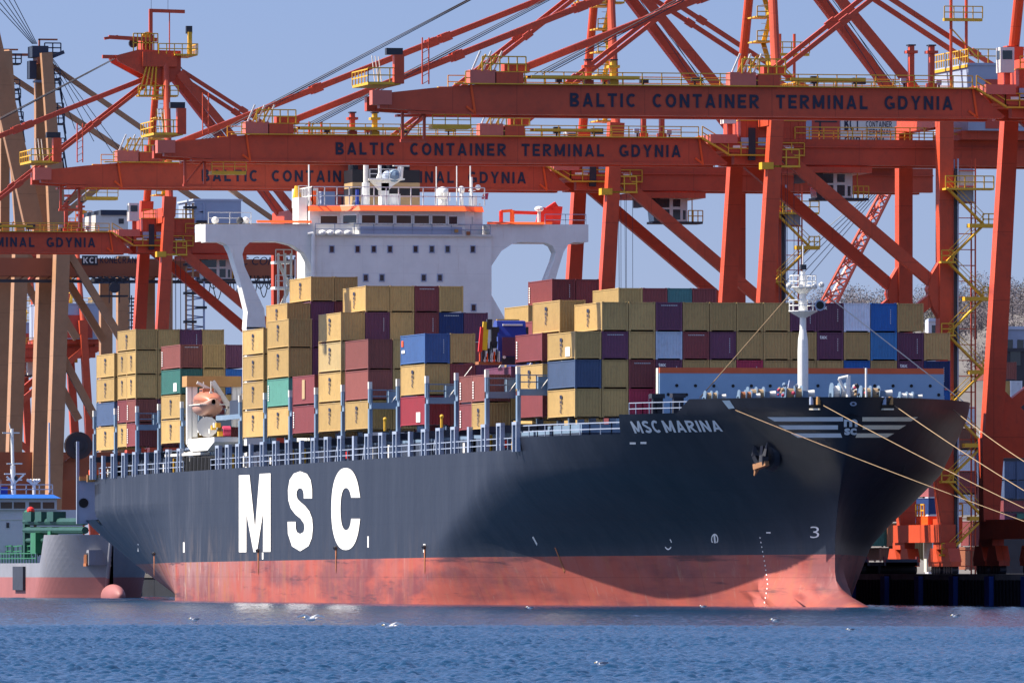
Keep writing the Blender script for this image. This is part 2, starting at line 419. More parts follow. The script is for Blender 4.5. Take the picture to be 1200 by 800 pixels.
def letters(mb, s, fn, m, bold=0.0, space=1.0):
    """fn maps (0..1, 0..1) on the text's box to a 3D point; capitals as block strokes, the rest from the built-in face"""
    if s.upper() != s or not s.isalpha():
        v, f, _ = text_sheet(s, bold, space)
        mb.add([fn(a, b) for a, b in v], f, m)
        return
    t = .2 if bold >= .02 else .15
    gap = .16 * (1 + (space - 1) * 2.4)
    gl = [glyph(c, t) for c in s]
    W = sum(g[0] for g in gl) + gap * (len(gl) - 1)
    nrm = (Vector(fn(1, 0)) - Vector(fn(0, 0))).cross(Vector(fn(0, 1)) - Vector(fn(0, 0))).normalized()
    x0 = 0.0
    for w, strokes in gl:
        for k, st in enumerate(strokes):
            lift = nrm * (.004 * k)
            if st[0] == 'd':
                (ax, ay), (bx, by) = st[1], st[2]
                L = math.hypot(bx - ax, by - ay); tw = t * L / abs(by - ay) * .92 / 2
                prs = [((ax - tw, ay), (ax + tw, ay)), ((bx - tw, by), (bx + tw, by))]
            else:
                prs = []
                for i, (x, y) in enumerate(st):
                    p = st[max(0, i - 1)]; q = st[min(len(st) - 1, i + 1)]
                    dx, dy = q[0] - p[0], q[1] - p[1]; L = math.hypot(dx, dy) or 1
                    prs.append(((x - dy / L * t / 2, y + dx / L * t / 2), (x + dy / L * t / 2, y - dx / L * t / 2)))
            # subdivide straight bars so that they follow a curved plate
            full = [prs[0]]
            for a, b in zip(prs[:-1], prs[1:]):
                nsub = 4 if len(prs) == 2 else 1
                for i in range(1, nsub + 1):
                    q = i / nsub
                    full.append(tuple((a[j][0] + (b[j][0] - a[j][0]) * q, a[j][1] + (b[j][1] - a[j][1]) * q) for j in (0, 1)))
            v = []
            for a, b in full:
                v += [Vector(fn((x0 + a[0]) / W, a[1])) + lift, Vector(fn((x0 + b[0]) / W, b[1])) + lift]
            mb.add(v, [(2 * i, 2 * i + 1, 2 * i + 3, 2 * i + 2) for i in range(len(full) - 1)], m)
        x0 += w + gap

# ------------------------------------------------------------------ water
def build_water():
    # one wide sheet to the horizon, and a finely rippled part of it off the berth
    mat = bpy.data.materials.new('sea_water'); mat.use_nodes = True
    n, l = mat.node_tree.nodes, mat.node_tree.links
    b = n['Principled BSDF']
    b.inputs['Base Color'].default_value = (0.006, 0.036, 0.085, 1)
    b.inputs['Roughness'].default_value = 0.12
    b.inputs['IOR'].default_value = 1.33
    b.inputs['Specular IOR Level'].default_value = 0.5
    t = n.new('ShaderNodeTexCoord')
    mp = n.new('ShaderNodeMapping'); mp.inputs['Scale'].default_value = (1.0, 1.0, 1.0); l.new(t.outputs['Object'], mp.inputs['Vector'])
    no = n.new('ShaderNodeTexNoise'); no.inputs['Scale'].default_value = 3.2; no.inputs['Detail'].default_value = 3.0
    l.new(mp.outputs[0], no.inputs['Vector'])
    bu = n.new('ShaderNodeBump'); bu.inputs['Strength'].default_value = 0.5; bu.inputs['Distance'].default_value = 0.06
    l.new(no.outputs['Fac'], bu.inputs['Height']); l.new(bu.outputs['Normal'], b.inputs['Normal'])
    MATS['water'] = mat
    mb = MB()
    mb.add([(-9000, -9000, -0.22), (1500, -9000, -0.22), (1500, 21.9, -0.22), (-9000, 21.9, -0.22)], [(0, 1, 2, 3)], 'water')
    tag(mb.build('water'), kind='structure')
    # rippled sheet
    zs = [272.0]
    while zs[-1] < 1420.0: zs.append(zs[-1] + (0.11 + (zs[-1] - 272) * 0.0003 if zs[-1] < 620 else 0.6))
    zs = np.array(zs); nl = 560
    q = np.linspace(-1, 1, nl)
    half = zs * 0.0555 + 4.0
    Z = np.repeat(zs[:, None], nl, 1); Rr = half[:, None] * q[None, :]
    Z = Z.astype(np.float32); Rr = Rr.astype(np.float32)
    X = CX + Z * DIR.x + Rr * RIGHT.x; Y = CY + Z * DIR.y + Rr * RIGHT.y
    H = np.zeros_like(X)
    for i in range(72):
        lam = 0.30 * (5.0 ** rng.random()); k = 2 * math.pi / lam
        th = math.radians(205) + rng.normal(0, 0.85)
        amp = 0.0118 * lam ** 0.85
        H += (amp * np.sin(k * (X * math.cos(th) + Y * math.sin(th)) + rng.random() * 6.28)).astype(np.float32)
    # wind patches, and the lee under the ship's side
    pat = 0.75 + 0.25 * np.sin(X * 0.035 + 1.3 * np.sin(Y * 0.05)) * np.sin(X * 0.021 - Y * 0.031 + 2.0)
    edge = 585.0 + 26.0 * np.sin(Rr * 0.045 + 2.2) + 8.0 * np.sin(Rr * 0.21)
    lee = 1.0 / (1.0 + np.exp(np.clip((Z - edge) / 16.0, -50, 50)))
    H *= pat * (0.3 + 0.7 * lee)
    fade = np.clip((1 - np.abs(q))[None, :] * 12, 0, 1)
    H = H * fade
    co = np.stack([X, Y, H], -1).reshape(-1, 3).astype(np.float32)
    nr = len(zs)
    a = (np.arange(nr - 1)[:, None] * nl + np.arange(nl - 1)[None, :]).reshape(-1)
    fc = np.stack([a, a + 1, a + nl + 1, a + nl], -1)
    # nothing of the sheet behind the quay wall
    yc = Y.reshape(-1)
    fc = fc[(yc[fc] < 21.9).all(1)]
    fc = fc.astype(np.int32)
    me = bpy.data.meshes.new('water_surface')
    me.vertices.add(len(co)); me.vertices.foreach_set('co', co.reshape(-1))
    me.loops.add(fc.size); me.loops.foreach_set('vertex_index', fc.reshape(-1))
    me.polygons.add(len(fc)); me.polygons.foreach_set('loop_start', np.arange(len(fc), dtype=np.int32) * 4)
    me.polygons.foreach_set('loop_total', np.full(len(fc), 4, dtype=np.int32))
    me.update(calc_edges=True)
    me.polygons.foreach_set('use_smooth', np.ones(len(fc), dtype=bool))
    me.materials.append(mat)
    ob = bpy.data.objects.new('water_ripples', me); COL.objects.link(ob)
    tag(ob, kind='structure')
build_water()

# ------------------------------------------------------------------ land: quay, yard, hill
QZ, QY = 2.9, 22.0
def build_land():
    mb = MB()
    mb.add([(-9000, QY + 0.6, QZ), (1500, QY + 0.6, QZ), (1500, 9000, QZ), (-9000, 9000, QZ)], [(0, 1, 2, 3)], 'asphalt')
    tag(mb.build('yard_ground'), kind='structure')
    mb = MB()
    mb.box(-1600, 600, QY, QY + 0.6, QZ - 0.55, QZ + 0.02, 'concrete')
    mb.box(-1600, 600, QY + 0.05, QY + 0.6, -2.0, QZ - 0.55, 'quay_black')
    x = -1600
    while x < 600:                                        # sheet pile ribs
        mb.box(x, x + 0.5, QY - 0.08, QY + 0.05, -2.0, QZ - 0.55, 'quay_black'); x += 1.3
    w = mb.build('quay_wall')
    tag(w, kind='structure')
    mb = MB(); mb.box(-1600, -350, 13.2, QY - .1, -2, QZ - .5, 'quay_black'); mb.box(-1600, -350, 13.0, QY - .1, QZ - .5, QZ, 'asphalt')  # black face: shadow beneath the ship's stern put into its colour
    tag(mb.build('quay'), kind='structure')
    # hill beyond the harbour
    vs = []; fs = []
    nx, ny = 60, 14
    for j in range(ny):
        for i in range(nx):
            dep = 2500 + j * 110.0; lat = -500 + 1000 * i / (nx - 1)
            h = 111 * (1 - math.exp(-j / 3.5)) * (0.9 + 0.12 * math.sin(i * 0.45) + 0.05 * math.sin(i * 1.3))
            h *= 0.04 + 0.95 / (1 + math.exp(-(lat - 82) / 8.0)) + 0.01 / (1 + math.exp(-(lat - 150) / 10.0))
            p = Vector((CX, CY, 0)) + DIR * dep + RIGHT * lat
            vs.append((p.x, p.y, 2.5 + h)); 
    for j in range(ny - 1):
        for i in range(nx - 1):
            a = j * nx + i; fs.append((a, a + 1, a + nx + 1, a + nx))
    mb = MB(); mb.add(vs, fs, 'hill_ground')
    tag(mb.build('hill', smooth=True), kind='structure')
    return vs, nx, ny
HILL = build_land()

# ------------------------------------------------------------------ the container ship
B0 = 20.5
def tz(x): return 0.0023 * (x + 14.0)                 # trim: bow a little high
def interp(z, tab):
    zz = [t[0] for t in tab]
    return [float(np.interp(z, zz, [t[k] for t in tab])) for k in range(1, len(tab[0]))]
BOWTAB = [(-2, 86, 1.16, 1), (0, 86, 1.16, 1), (5.5, 76, 1.24, 1), (7.5, 70, 1.36, .98), (12, 58, 1.9, .86), (17, 55, 2.2, .68), (20, 54, 2.2, .68)]
STEMTAB = [(-2, 28.2), (6, 28.4), (9, 29.6), (13, 32.2), (15.8, 33.8), (18.3, 35.2), (20, 36.0)]
def xs(z):
    s = interp(z, STEMTAB)[0]
    if z < 3.0: s += 9.0 * ((3.0 - max(z, -0.3)) / 3.0) ** 2.2
    return s
def hb(x, z):
    """half breadth of the hull (z above the ship's own waterline)"""
    b = B0
    L, p, pq = interp(z, BOWTAB)
    s = xs(z) - x
    if s <= 0: return 0.0
    xe = interp(z, STEMTAB)[0]
    se = max(0.0, xe - x)
    if se < L:
        b = B0 * (1 - (1 - se / L) ** p) ** pq
    if z < 3.0:
        bulb = 2.6 * math.sqrt(max(0.0, min(1.0, s / 9.0))) * ((3.0 - max(z, -1.0)) / 3.0)
        if x > 16: b = max(b, bulb) if se <= 0 else b + bulb * 0.55
    if x < -196:
        t = (-196 - x) / 68.0
        if z < 10: b *= 1 - 0.60 * (t ** 1.0) * (1 - max(z, -1.0) / 10.0) ** 1.15 - 0.05 * t
        else: b *= 1 - 0.05 * t * t
    return b
def ztop(x, sgn=-1):
    if sgn > 0 and x > 3.9: return 15.4 if x < 4.1 else min(18.3, 15.4 + (x - 4.1) * 0.75)
    if x < -253.95: return 9.6
    if x < -13.9: return 14.3
    if x < 11.9: return 15.4
    if x < 12.9: return 15.4 + (x - 11.9) * 1.7
    if x < 21.5: return 17.1
    if x < 23.0: return 17.1 + (x - 21.5) * 0.8
    return 18.3
def hull_hit(u, v, lift=0.05):
    r = ray(u, v); c = Vector((CX, CY, CZ))
    def g(t):
        p = c + r * t
        return abs(p.y) - hb(p.x, p.z - tz(p.x))
    t0 = 900.0
    t = t0; prev = g(t)
    while t < 1320:
        t += 0.4; cur = g(t)
        if cur <= 0 < prev:
            lo, hi = t - 0.4, t
            for _ in range(24):
                m = (lo + hi) / 2
                if g(m) > 0: lo = m
                else: hi = m
            return c + r * (lo - lift)
        prev = cur
    return c + r * 960.0
def hull_side(x, z, sgn=-1, out=0.0):
    return Vector((x, sgn * (hb(x, z) + out), z + tz(x)))

ship = thing('container_ship', (-110, 0, 0),
             'huge black-hulled container ship with red lower hull and white bridge tower', 'container ship')

def build_hull():
    X = list(np.linspace(-264, -254, 5)) + [-253.9] + list(np.linspace(-248, -196, 10)) + list(np.linspace(-186, -60, 13)) + \
        list(np.linspace(-54, -14, 11)) + [-13.85, -9, -4, 0, 4, 6, 8, 10, 11.9, 12.4, 12.9] + list(np.linspace(14, 21, 6)) + [21.5, 22.2, 23.0] + \
        [24, 25.5, 27, 28.5, 30, 31.2, 32.3, 33.3, 34.1, 34.7, 35.1, 35.4, 35.6, 35.75, 35.87, 35.95, 36.0]
    rows = [('r', t) for t in np.linspace(0, 1, 9)] + [('b', t) for t in np.linspace(0, 1, 15)[1:]] + [('t', t) for t in np.linspace(0, 1, 7)[1:]]
    zb = 4.55
    nx, nz = len(X), len(rows)
    pts = {}
    mb = MB()
    for sgn in (-1, 1):
        vs = []
        for i, x0 in enumerate(X):
            zt = ztop(x0, sgn)
            for kind, t in rows:
                z = -1.6 + (zb + 1.6) * t if kind == 'r' else (zb + (min(13.9, zt) - zb) * t if kind == 'b' else min(13.9, zt) + (zt - min(13.9, zt)) * t)
                x = x0 if x0 <= -60 else -60 + (x0 + 60) * (xs(z) + 60) / 96.0
                vs.append((x, sgn * hb(x, z), z + tz(x)))
        for mat, j0, j1 in (('hull_red', 0, 8), ('hull_black', 8, nz - 1)):
            fs = []
            for i in range(nx - 1):
                for j in range(j0, j1):
                    a, b, c, d = i * nz + j, (i + 1) * nz + j, (i + 1) * nz + j + 1, i * nz + j + 1
                    f = (a, b, c, d) if sgn < 0 else (a, d, c, b)
                    q = [Vector(vs[k]) for k in f]
                    if ((q[2] - q[0]).cross(q[3] - q[1])).length > 1e-4: fs.append(f)
            mb.add(vs, fs, mat)
        pts[sgn] = vs
    # transom
    col = [pts[-1][j] for j in range(nz)]; colp = [pts[1][j] for j in range(nz)]
    for j in range(nz - 1):
        if (Vector(col[j]) - Vector(col[j + 1])).length > 1e-3:
            mb.add([col[j], colp[j], colp[j + 1], col[j + 1]], [(0, 3, 2, 1)], 'hull_black')
    ob = mb.build('hull', ship, smooth=True)
    me = ob.data
    import bmesh
    bm = bmesh.new(); bm.from_mesh(me); bmesh.ops.remove_doubles(bm, verts=bm.verts, dist=0.002); bm.to_mesh(me); bm.free()
    return ob
hull = build_hull()

# decks (lie inside the hull, below its top edge)
def deck_strip(name, x0, x1, z, m, inset=0.1, n=24):
    mb = MB()
    xx = np.linspace(x0, x1, n)
    top = [hull_side(x, z, -1, -inset) for x in xx]; bot = [hull_side(x, z, 1, -inset) for x in xx]
    for i in range(n - 1):
        mb.add([top[i], top[i + 1], bot[i + 1], bot[i]], [(0, 1, 2, 3)], m)
    return mb.build(name, ship)
deck_strip('main_deck', -253.8, 12.0, 14.05, 'deck_dark')
deck_strip('mooring_deck', -263.8, -253.9, 8.2, 'deck_dark', n=6)
deck_strip('forecastle_deck', 12.0, 34.6, 16.6, 'deck_dark')
mb = MB()
mb.add([hull_side(-253.9, 8.2, -1, -.05), hull_side(-253.9, 14.2, -1, -.05), hull_side(-253.9, 14.2, 1, -.05), hull_side(-253.9, 8.2, 1, -.05)], [(0, 1, 2, 3)], 'tanker_white')
mb.box(-254.4, -254.0, -20.6, 20.6, 13.3, 14.1, 'beige_davit')
mb.build('stern_bulkhead', ship)
mb = MB()
for y in (-17, -9, 9, 17):
    mb.tube((-254.1, y, 9.6), (-254.5, y, 9.6), 0.9, 'black_rubber', n=14)
for y in (-18, -15.5):
    mb.tube((-258, y, 8), (-258, y, 9.4), 0.3, 'white_dirty')
mb.rail([(-263.5, -16.8, 9.3), (-263.5, 16.8, 9.3)], 'white_dirty')
mb.build('stern_mooring_gear', ship)
mb = MB()
zt_ = P(96, 563, x=-264).z
mb.box(-264.3, -263.9, -19.9, 19.9, 8.6, zt_, 'house_grey'); mb.box(-264.4, -263.6, -19.9, 19.9, zt_, zt_ + .5, 'beige_davit')
c_ = P(98, 589, x=-263.8); mb.tube((-263.9, c_.y, c_.z), (-263.8, c_.y, c_.z), .55, 'black_rubber', n=14)
mb.box(-264.3, -263.9, -20.2, -19.9, 8.6, P(85, 517, x=-264).z, 'pale_blue_steel')
mb.box(-263.4, -262.2, -18.9, -17.2, zt_ + .5, zt_ + 1.2, 'orange_trim')
mb.build('transom_bulwark', ship)

# hull lettering: three tall block letters along the side
def side_poly(mb, pts, m, out=0.05):
    """polygon traced on the flat starboard side"""
    v = [P(u, vv, y=-(B0 + out)) for u, vv in pts]
    mb.add(v, [tuple(range(len(v)))], m)
def stroke(mb, pts, m, fn):
    """ribbon given as pairs of (inner, outer) points"""
    v = []
    for a, b in pts: v += [fn(a), fn(b)]
    fs = [(2 * i, 2 * i + 1, 2 * i + 3, 2 * i + 2) for i in range(len(pts) - 1)]
    mb.add(v, fs, m)
def big_letters():
    S = 200.0 / 842.0
    fn = lambda p: P(250 + p[0] * S, 530 + p[1] * S, y=-(B0 + 0.05))
    mb = MB()
    for poly in ([(126, 112), (178, 110), (206, 378), (198, 490), (163, 300), (163, 491), (126, 491)],
                 [(228, 105), (282, 102), (282, 489), (245, 489), (246, 290), (215, 490), (198, 490), (206, 378)]):
        mb.add([fn(p) for p in poly], [tuple(range(len(poly)))], 'mark_white')
    mb.build('hull_letter', ship); mb = MB()
    def arc(cx, cy, rx, ry, a0, a1, n=18, pw=2.3):
        out = []
        for i in range(n + 1):
            t = math.radians(a0 + (a1 - a0) * i / n)
            c, s = math.cos(t), math.sin(t)
            out.append((cx + rx * math.copysign(abs(c) ** (2 / pw), c), cy + ry * math.copysign(abs(s) ** (2 / pw), s)))
        return out
    # C
    o = arc(653, 278, 71, 202, -15.5, -344.5, 40); i_ = arc(655, 278, 28, 104, -32, -328, 40)
    o[0] = (724, 222); i_[0] = (680, 222); o[-1] = (724, 326); i_[-1] = (680, 326)
    stroke(mb, list(zip(i_, o)), 'mark_white', fn)
    mb.build('hull_letter', ship); mb = MB()
    # S: upper bowl, spine, lower bowl
    oo = [(487, 226), (487, 180), (480, 135), (462, 105), (428, 92), (396, 104), (376, 135), (368, 185), (370, 235), (382, 275), (405, 305), (430, 325), (447, 350), (450, 372),
          (445, 392), (428, 401), (412, 392), (406, 370), (406, 341)]
    ii = [(446, 226), (446, 205), (443, 188), (436, 178), (427, 175), (418, 180), (411, 192), (410, 210), (415, 228), (428, 242), (452, 262), (474, 290), (487, 325), (491, 370),
          (486, 420), (470, 460), (428, 486), (388, 462), (366, 395)]
    ii[-1] = (366, 341)
    ii.insert(-1, (368, 400)); oo.insert(-1, (407, 380))
    stroke(mb, list(zip(oo, ii)), 'mark_white', fn)
    mb.build('hull_letter', ship)
big_letters()

# the name on the bow and the winged emblem, laid on the flared plating
def on_hull(u0, u1, v_top, v_bot, slant=0.0):
    def fn(a, b):
        u = u0 + (u1 - u0) * a + slant * (b - 0.5)
        return hull_hit(u, v_bot(a) + (v_top(a) - v_bot(a)) * b, 0.10)
    return fn
mb = MB()
for s, u0, u1, vt0, vt1, vb0, vb1 in (('MSC', 741, 773, 493.5, 492, 507.5, 506.8), ('MARINA', 777.5, 844.5, 492.5, 492.5, 506.7, 505.2)):
    letters(mb, s, on_hull(u0, u1, lambda a, p=vt0, q=vt1: p + (q - p) * a, lambda a, p=vb0, q=vb1: p + (q - p) * a, slant=-6.0), 'mark_grey', bold=0.02)
mb.build('bow_name', ship)
mb = MB()
def hull_quad_strip(mb, uL, uR, vt, vb, dL, dR, m, n=12):
    v = []; fs = []
    for i in range(n + 1):
        t = i / n
        for (vv, d) in ((vt, 0.0), (vb, 1.0)):
            a = uL + dL * d; b = uR + dR * d
            v.append(hull_hit(a + (b - a) * t, vv, 0.08))
        if i: k = 2 * i; fs.append((k - 2, k - 1, k + 1, k))
    mb.add(v, fs, m)
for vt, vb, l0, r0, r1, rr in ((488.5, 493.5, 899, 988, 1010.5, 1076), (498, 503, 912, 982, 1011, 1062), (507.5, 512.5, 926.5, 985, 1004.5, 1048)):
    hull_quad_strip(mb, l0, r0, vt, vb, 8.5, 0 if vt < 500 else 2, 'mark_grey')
    hull_quad_strip(mb, r1, rr, vt, vb, 0 if vt < 500 else -2, -8.5, 'mark_cream')  # port stripes: rust, plus warm light put into a brighter, creamier paint
letters(mb, 'm', on_hull(989, 1005, lambda a: 491.0, lambda a: 500.0), 'mark_grey', bold=0.03)
letters(mb, 'sc', on_hull(989.5, 1004, lambda a: 501.5, lambda a: 509.5), 'mark_grey', bold=0.04)
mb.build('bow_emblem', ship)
# small marks
mb = MB()
letters(mb, '3', on_hull(949.5, 960, lambda a: 616.5, lambda a: 630), 'mark_white', bold=-0.01)
def ring_mark(mb, u, v, ru, rv, m, w=0.28, a0=0, a1=360, n=20):
    pts = []
    for i in range(n + 1):
        t = math.radians(a0 + (a1 - a0) * i / n)
        pts.append((hull_hit(u + ru * math.cos(t), v + rv * math.sin(t), .06), hull_hit(u + ru * (1 - w) * math.cos(t), v + rv * (1 - w) * math.sin(t), .06)))
    vv = []
    for a, b in pts: vv += [a, b]
    mb.add(vv, [(2 * i, 2 * i + 1, 2 * i + 3, 2 * i + 2) for i in range(n)], m)
mb.build('draught_mark', ship); mb = MB()
ring_mark(mb, 837.5, 631.5, 4.2, 6.6, 'mark_white')
mb.add([hull_hit(836, 626, .06), hull_hit(838, 626, .06), hull_hit(839, 637, .06), hull_hit(837, 637, .06)], [(0, 1, 2, 3)], 'mark_white')
mb.build('thruster_mark', ship); mb = MB()
ring_mark(mb, 783, 637, 4.4, 7.0, 'mark_white', 0.22, -60, 170)
mb.build('bulb_mark', ship)
for q in ([(623.5, 629), (625, 628), (631, 639), (630, 641)], [(649, 639), (650.5, 640), (662, 668), (661, 671)]):
    mb = MB(); mb.add([hull_hit(a, b, .06) for a, b in q], [(0, 1, 2, 3)], 'mark_white' if q[0][0] < 640 else 'rusty'); mb.build('hull_mark', ship)
mb = MB()
for i in range(15):
    v = 629 + i * 5.4; u = 890 + 10.5 * math.sin(min(1, i / 14) * 1.4) - (0 if i < 11 else (i - 10) * 1.3)
    mb.add([hull_hit(u, v, .06), hull_hit(u + 1.1, v, .06), hull_hit(u + 1.3, v + 1.6, .06), hull_hit(u + .2, v + 1.6, .06)], [(0, 1, 2, 3)], 'mark_white')
mb.build('draught_scale', ship)
for u, v, w, h in ((161, 637, 1.6, 9), (214.5, 635, 1.8, 12), (307, 647, 1.6, 8), (430.5, 628, 1.6, 13), (738, 518, 7, 2.4), (750.5, 517.5, 7, 2.4), (496, 637, 2.4, 10), (898, 623, 5, 1.6)):
    mb = MB(); mb.add([hull_hit(u, v, .06), hull_hit(u + w, v, .06), hull_hit(u + w, v + h, .06), hull_hit(u, v + h, .06)], [(0, 3, 2, 1)], 'mark_white'); mb.build('hull_mark', ship)
# overboard pipe stubs with rust runs below
mb = MB()
for u, v in ((181, 648), (303, 644), (394, 641), (498, 640)):
    mb = MB(); p = hull_hit(u, v, .02); mb.tube(p, p + Vector((0.1, -.22, -.12)), .2, 'dark_steel', n=10)
    mb.prism([p + Vector((-.3, -.06, 0)), p + Vector((.3, -.06, 0)), p + Vector((.12, -.06, -2.6)), p + Vector((-.1, -.06, -2.2))], (0, .03, 0), 'rusty'); mb.build('overboard_pipe', ship)

# anchors
def anchor_at(u, v, sgn):
    p = hull_hit(u, v, 0.1) if sgn < 0 else None
    if sgn > 0:
        q = hull_hit(899, 532, 0.1); p = Vector((q.x, -q.y, q.z))
    mb = MB()
    nrm = Vector((0.45, sgn * 0.85, -0.25)).normalized()
    side = Vector((0.9, -sgn * 0.4, 0)).normalized()
    o = p + nrm * 0.35
    mb.tube(p - nrm * .2, p + nrm * 0.12, 1.55, 'hull_black', r2=1.25, n=20)
    mb.tube(p + nrm * .1, p + nrm * .14, .75, 'black_rubber', n=14)
    top = o + Vector((0, 0, 1.0)); c = o + Vector((0, 0, -0.7)) + nrm * .25
    mb.beam(top, c, .36, .36, 'dark_steel')
    for k in (-1, 1):
        m1 = o + side * (.75 * k) + Vector((0, 0, .1)) + nrm * .4; tip = o + side * (.95 * k) + Vector((0, 0, 1.25)) + nrm * .3
        mb.beam(c + side * (.4 * k), m1, .42, .4, 'dark_steel', w2=.6, h2=.34); mb.beam(m1, tip, .6, .34, 'dark_steel', w2=.06, h2=.1)
    mb.beam(c - side * .85 - Vector((0, 0, .2)), c + side * .85 + Vector((0, 0, .12)), .6, .5, 'anchor_tan', w2=.45, h2=.4)
    mb.beam(c - side * .6 - Vector((0, 0, .2)), c - side * 1.0 - Vector((0, 0, .95)), .42, .36, 'anchor_tan', w2=.12, h2=.12)
    mb.build('anchor', ship)
anchor_at(898, 533, -1)
mb = MB()                                                        # flat dark patch: shade of the port anchor's recess painted on
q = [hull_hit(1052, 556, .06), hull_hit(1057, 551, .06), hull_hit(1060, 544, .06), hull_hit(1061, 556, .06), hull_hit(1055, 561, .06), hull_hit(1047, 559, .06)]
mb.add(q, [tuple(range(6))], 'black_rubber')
mb.build('anchor_recess_shade', ship)

# hatch coaming and covers, passage wall under the outer stacks
for x0, x1 in ((-251.5, -193.5), (-157.5, 0.6)):
    mb = MB()
    mb.box(x0, x1, -17.3 if x1 < 0 else -17.0, 17.3, 13.9, 15.7, 'deck_dark')
    mb.box(x0, x1, -17.0, 17.0, 15.7, 16.45, 'deck_blue')
    mb.build('hatch_coaming', ship)

# container stanchions along the deck edge and the rail between them
BAYX = {1: 0.0, 2: -14.5, 3: -29.0, 4: -43.5, 5: -58.0, 6: -72.5, 7: -87.0, 8: -101.5, 9: -116.0, 10: -130.5, 11: -145.0,
        12: -195.6, 13: -210.1, 14: -224.6, 15: -239.1}
def stanchion(x, wide, y=-20.15, slim=False):
    mb = MB(); z0, z1 = 14.1 + tz(x), 16.55 + tz(x)
    if wide:
        for k in (-1, 1):
            mb.box(x + k * .85 - .15, x + k * .85 + .15, y - .25, y + .15, z0, z1, 'pale_blue_steel')
        mb.box(x - 1.07, x + 1.07, y - .25, y + .15, z1, z1 + .28, 'pale_blue_steel')
    else:
        mb.box(x - .42, x + .42, y - .22, y + .15, z0, z1 + .15, 'pale_blue_steel')
    mb.box(x - .5, x + .5, y + .2, -17.35, z1 - .5, z1 + .1, 'deck_dark')  # dark tone carries the deep shade behind the stanchions
    mb.build('stanchion', ship)
k = 0
for b, x in BAYX.items():
    y = -20.15
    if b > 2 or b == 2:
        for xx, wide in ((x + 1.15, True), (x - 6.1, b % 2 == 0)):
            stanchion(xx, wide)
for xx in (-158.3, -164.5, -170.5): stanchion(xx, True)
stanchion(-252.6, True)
mb = MB()
pts = [hull_side(x, 14.25, -1, -.25) for x in np.linspace(-252, -192, 9)]
mb.rail(pts, 'pale_blue_steel', h=1.15, step=2.4, r=.04)
mb.build('deck_rail', ship); mb = MB()
pts = [hull_side(x, 14.25, -1, -.25) for x in np.linspace(-175, -15, 18)]
mb.rail(pts, 'pale_blue_steel', h=1.15, step=2.4, r=.04)
mb.build('deck_rail', ship)
# side bulwark forward of bay 3 and small passage fittings
for i in range(46):
    mb = MB()
    x = -250 + i * 5.1 + random.uniform(-1.2, 1.2)
    if -197 < x < -176 or x > -12: continue
    z = 14.1 + tz(x); kx = random.random()
    if kx < .35: mb.box(x, x + .9, -18.9, -18.2, z + random.uniform(0, .5), z + random.uniform(1.1, 1.7), 'white_dirty')
    elif kx < .55: mb.tube((x, -18.6, z), (x, -18.6, z + 1.6), .3, 'black_rubber')
    elif kx < .68: mb.box(x, x + .3, -19.2, -18.9, z, z + 1.8, 'yellow')
    elif kx < .8: mb.box(x, x + .5, -19.2, -18.9, z + .5, z + 1.2, 'truck_red')
    else: mb.beam((x, -18.7, z), (x + 1.2, -18.7, z + 1.8), .12, .3, 'pale_blue_steel')
    mb.build('deck_fitting', ship)

# lashing bridges between the bays
def lashing_bridge(x, y0=-20.0, y1=20.0, ends=(True, True)):
    t = tz(x)
    mb = MB()
    mb.box(x - .55, x + .55, y0, y1, 19.25 + t, 19.85 + t, 'deck_blue')
    yy = y0
    n = int(round((y1 - y0) / 5.0))
    for i in range(n + 1):
        y = y0 + (y1 - y0) * i / n
        w_ = .28 if 0 < i < n else .17
        mb.box(x - .35, x + .35, y - w_, y + w_, (16.3 if 0 < i < n else 14.1) + t, 19.25 + t, 'deck_blue')
        mb.box(x - .35, x + .35, y - w_, y + w_, 19.85 + t, 21.2 + t, 'deck_blue')
        if i < n and i % 2 == 0:
            mb.box(x - .3, x + .3, y + 1.8, y + 3.2, 19.85 + t, 21.0 + t, 'deck_blue')
    ob = mb.build('lashing_bridge', ship)
    mb = MB()
    mb.rail([(x + .5, y0, 19.85 + t), (x + .5, y1, 19.85 + t)], 'deck_blue', h=1.25, step=1.6, r=.05)
    for y in (y0,):
        mb.box(x - .3, x + .3, y - .2, y + .14, 21.2 + t, 21.9 + t, 'white_dirty')
    r = mb.build('bridge_rail', ob)
    mb = MB()
    for i in range(5):                              # loose lashing rods stowed on the bridge
        y = y0 + 2 + i * 7.3
        mb.tube((x + .7, y, 19.9 + t), (x + .9, y + 2.2, 22.8 + t), .045, 'white_dirty', n=5)
    mb.build('lashing_rod', ob)
for b in (2, 3, 4, 5, 6, 7, 8, 9, 10, 11): lashing_bridge(BAYX[b] + 1.15)
for b in (13, 14, 15): lashing_bridge(BAYX[b] + 1.15)
lashing_bridge(-158.4); lashing_bridge(-194.4); lashing_bridge(-252.5)

# yellow fire monitors / hose cabinets on the passage
mb = MB()
for u, v in ((451, 500), (517.5, 497)):
    mb = MB(); p = P(u, v, y=-19.0); mb.tube(p - Vector((0, 0, .4)), p + Vector((0, 0, .7)), .13, 'yellow'); mb.ball(p + Vector((.1, 0, .75)), .2, 'yellow')
    mb.build('hose_station', ship)

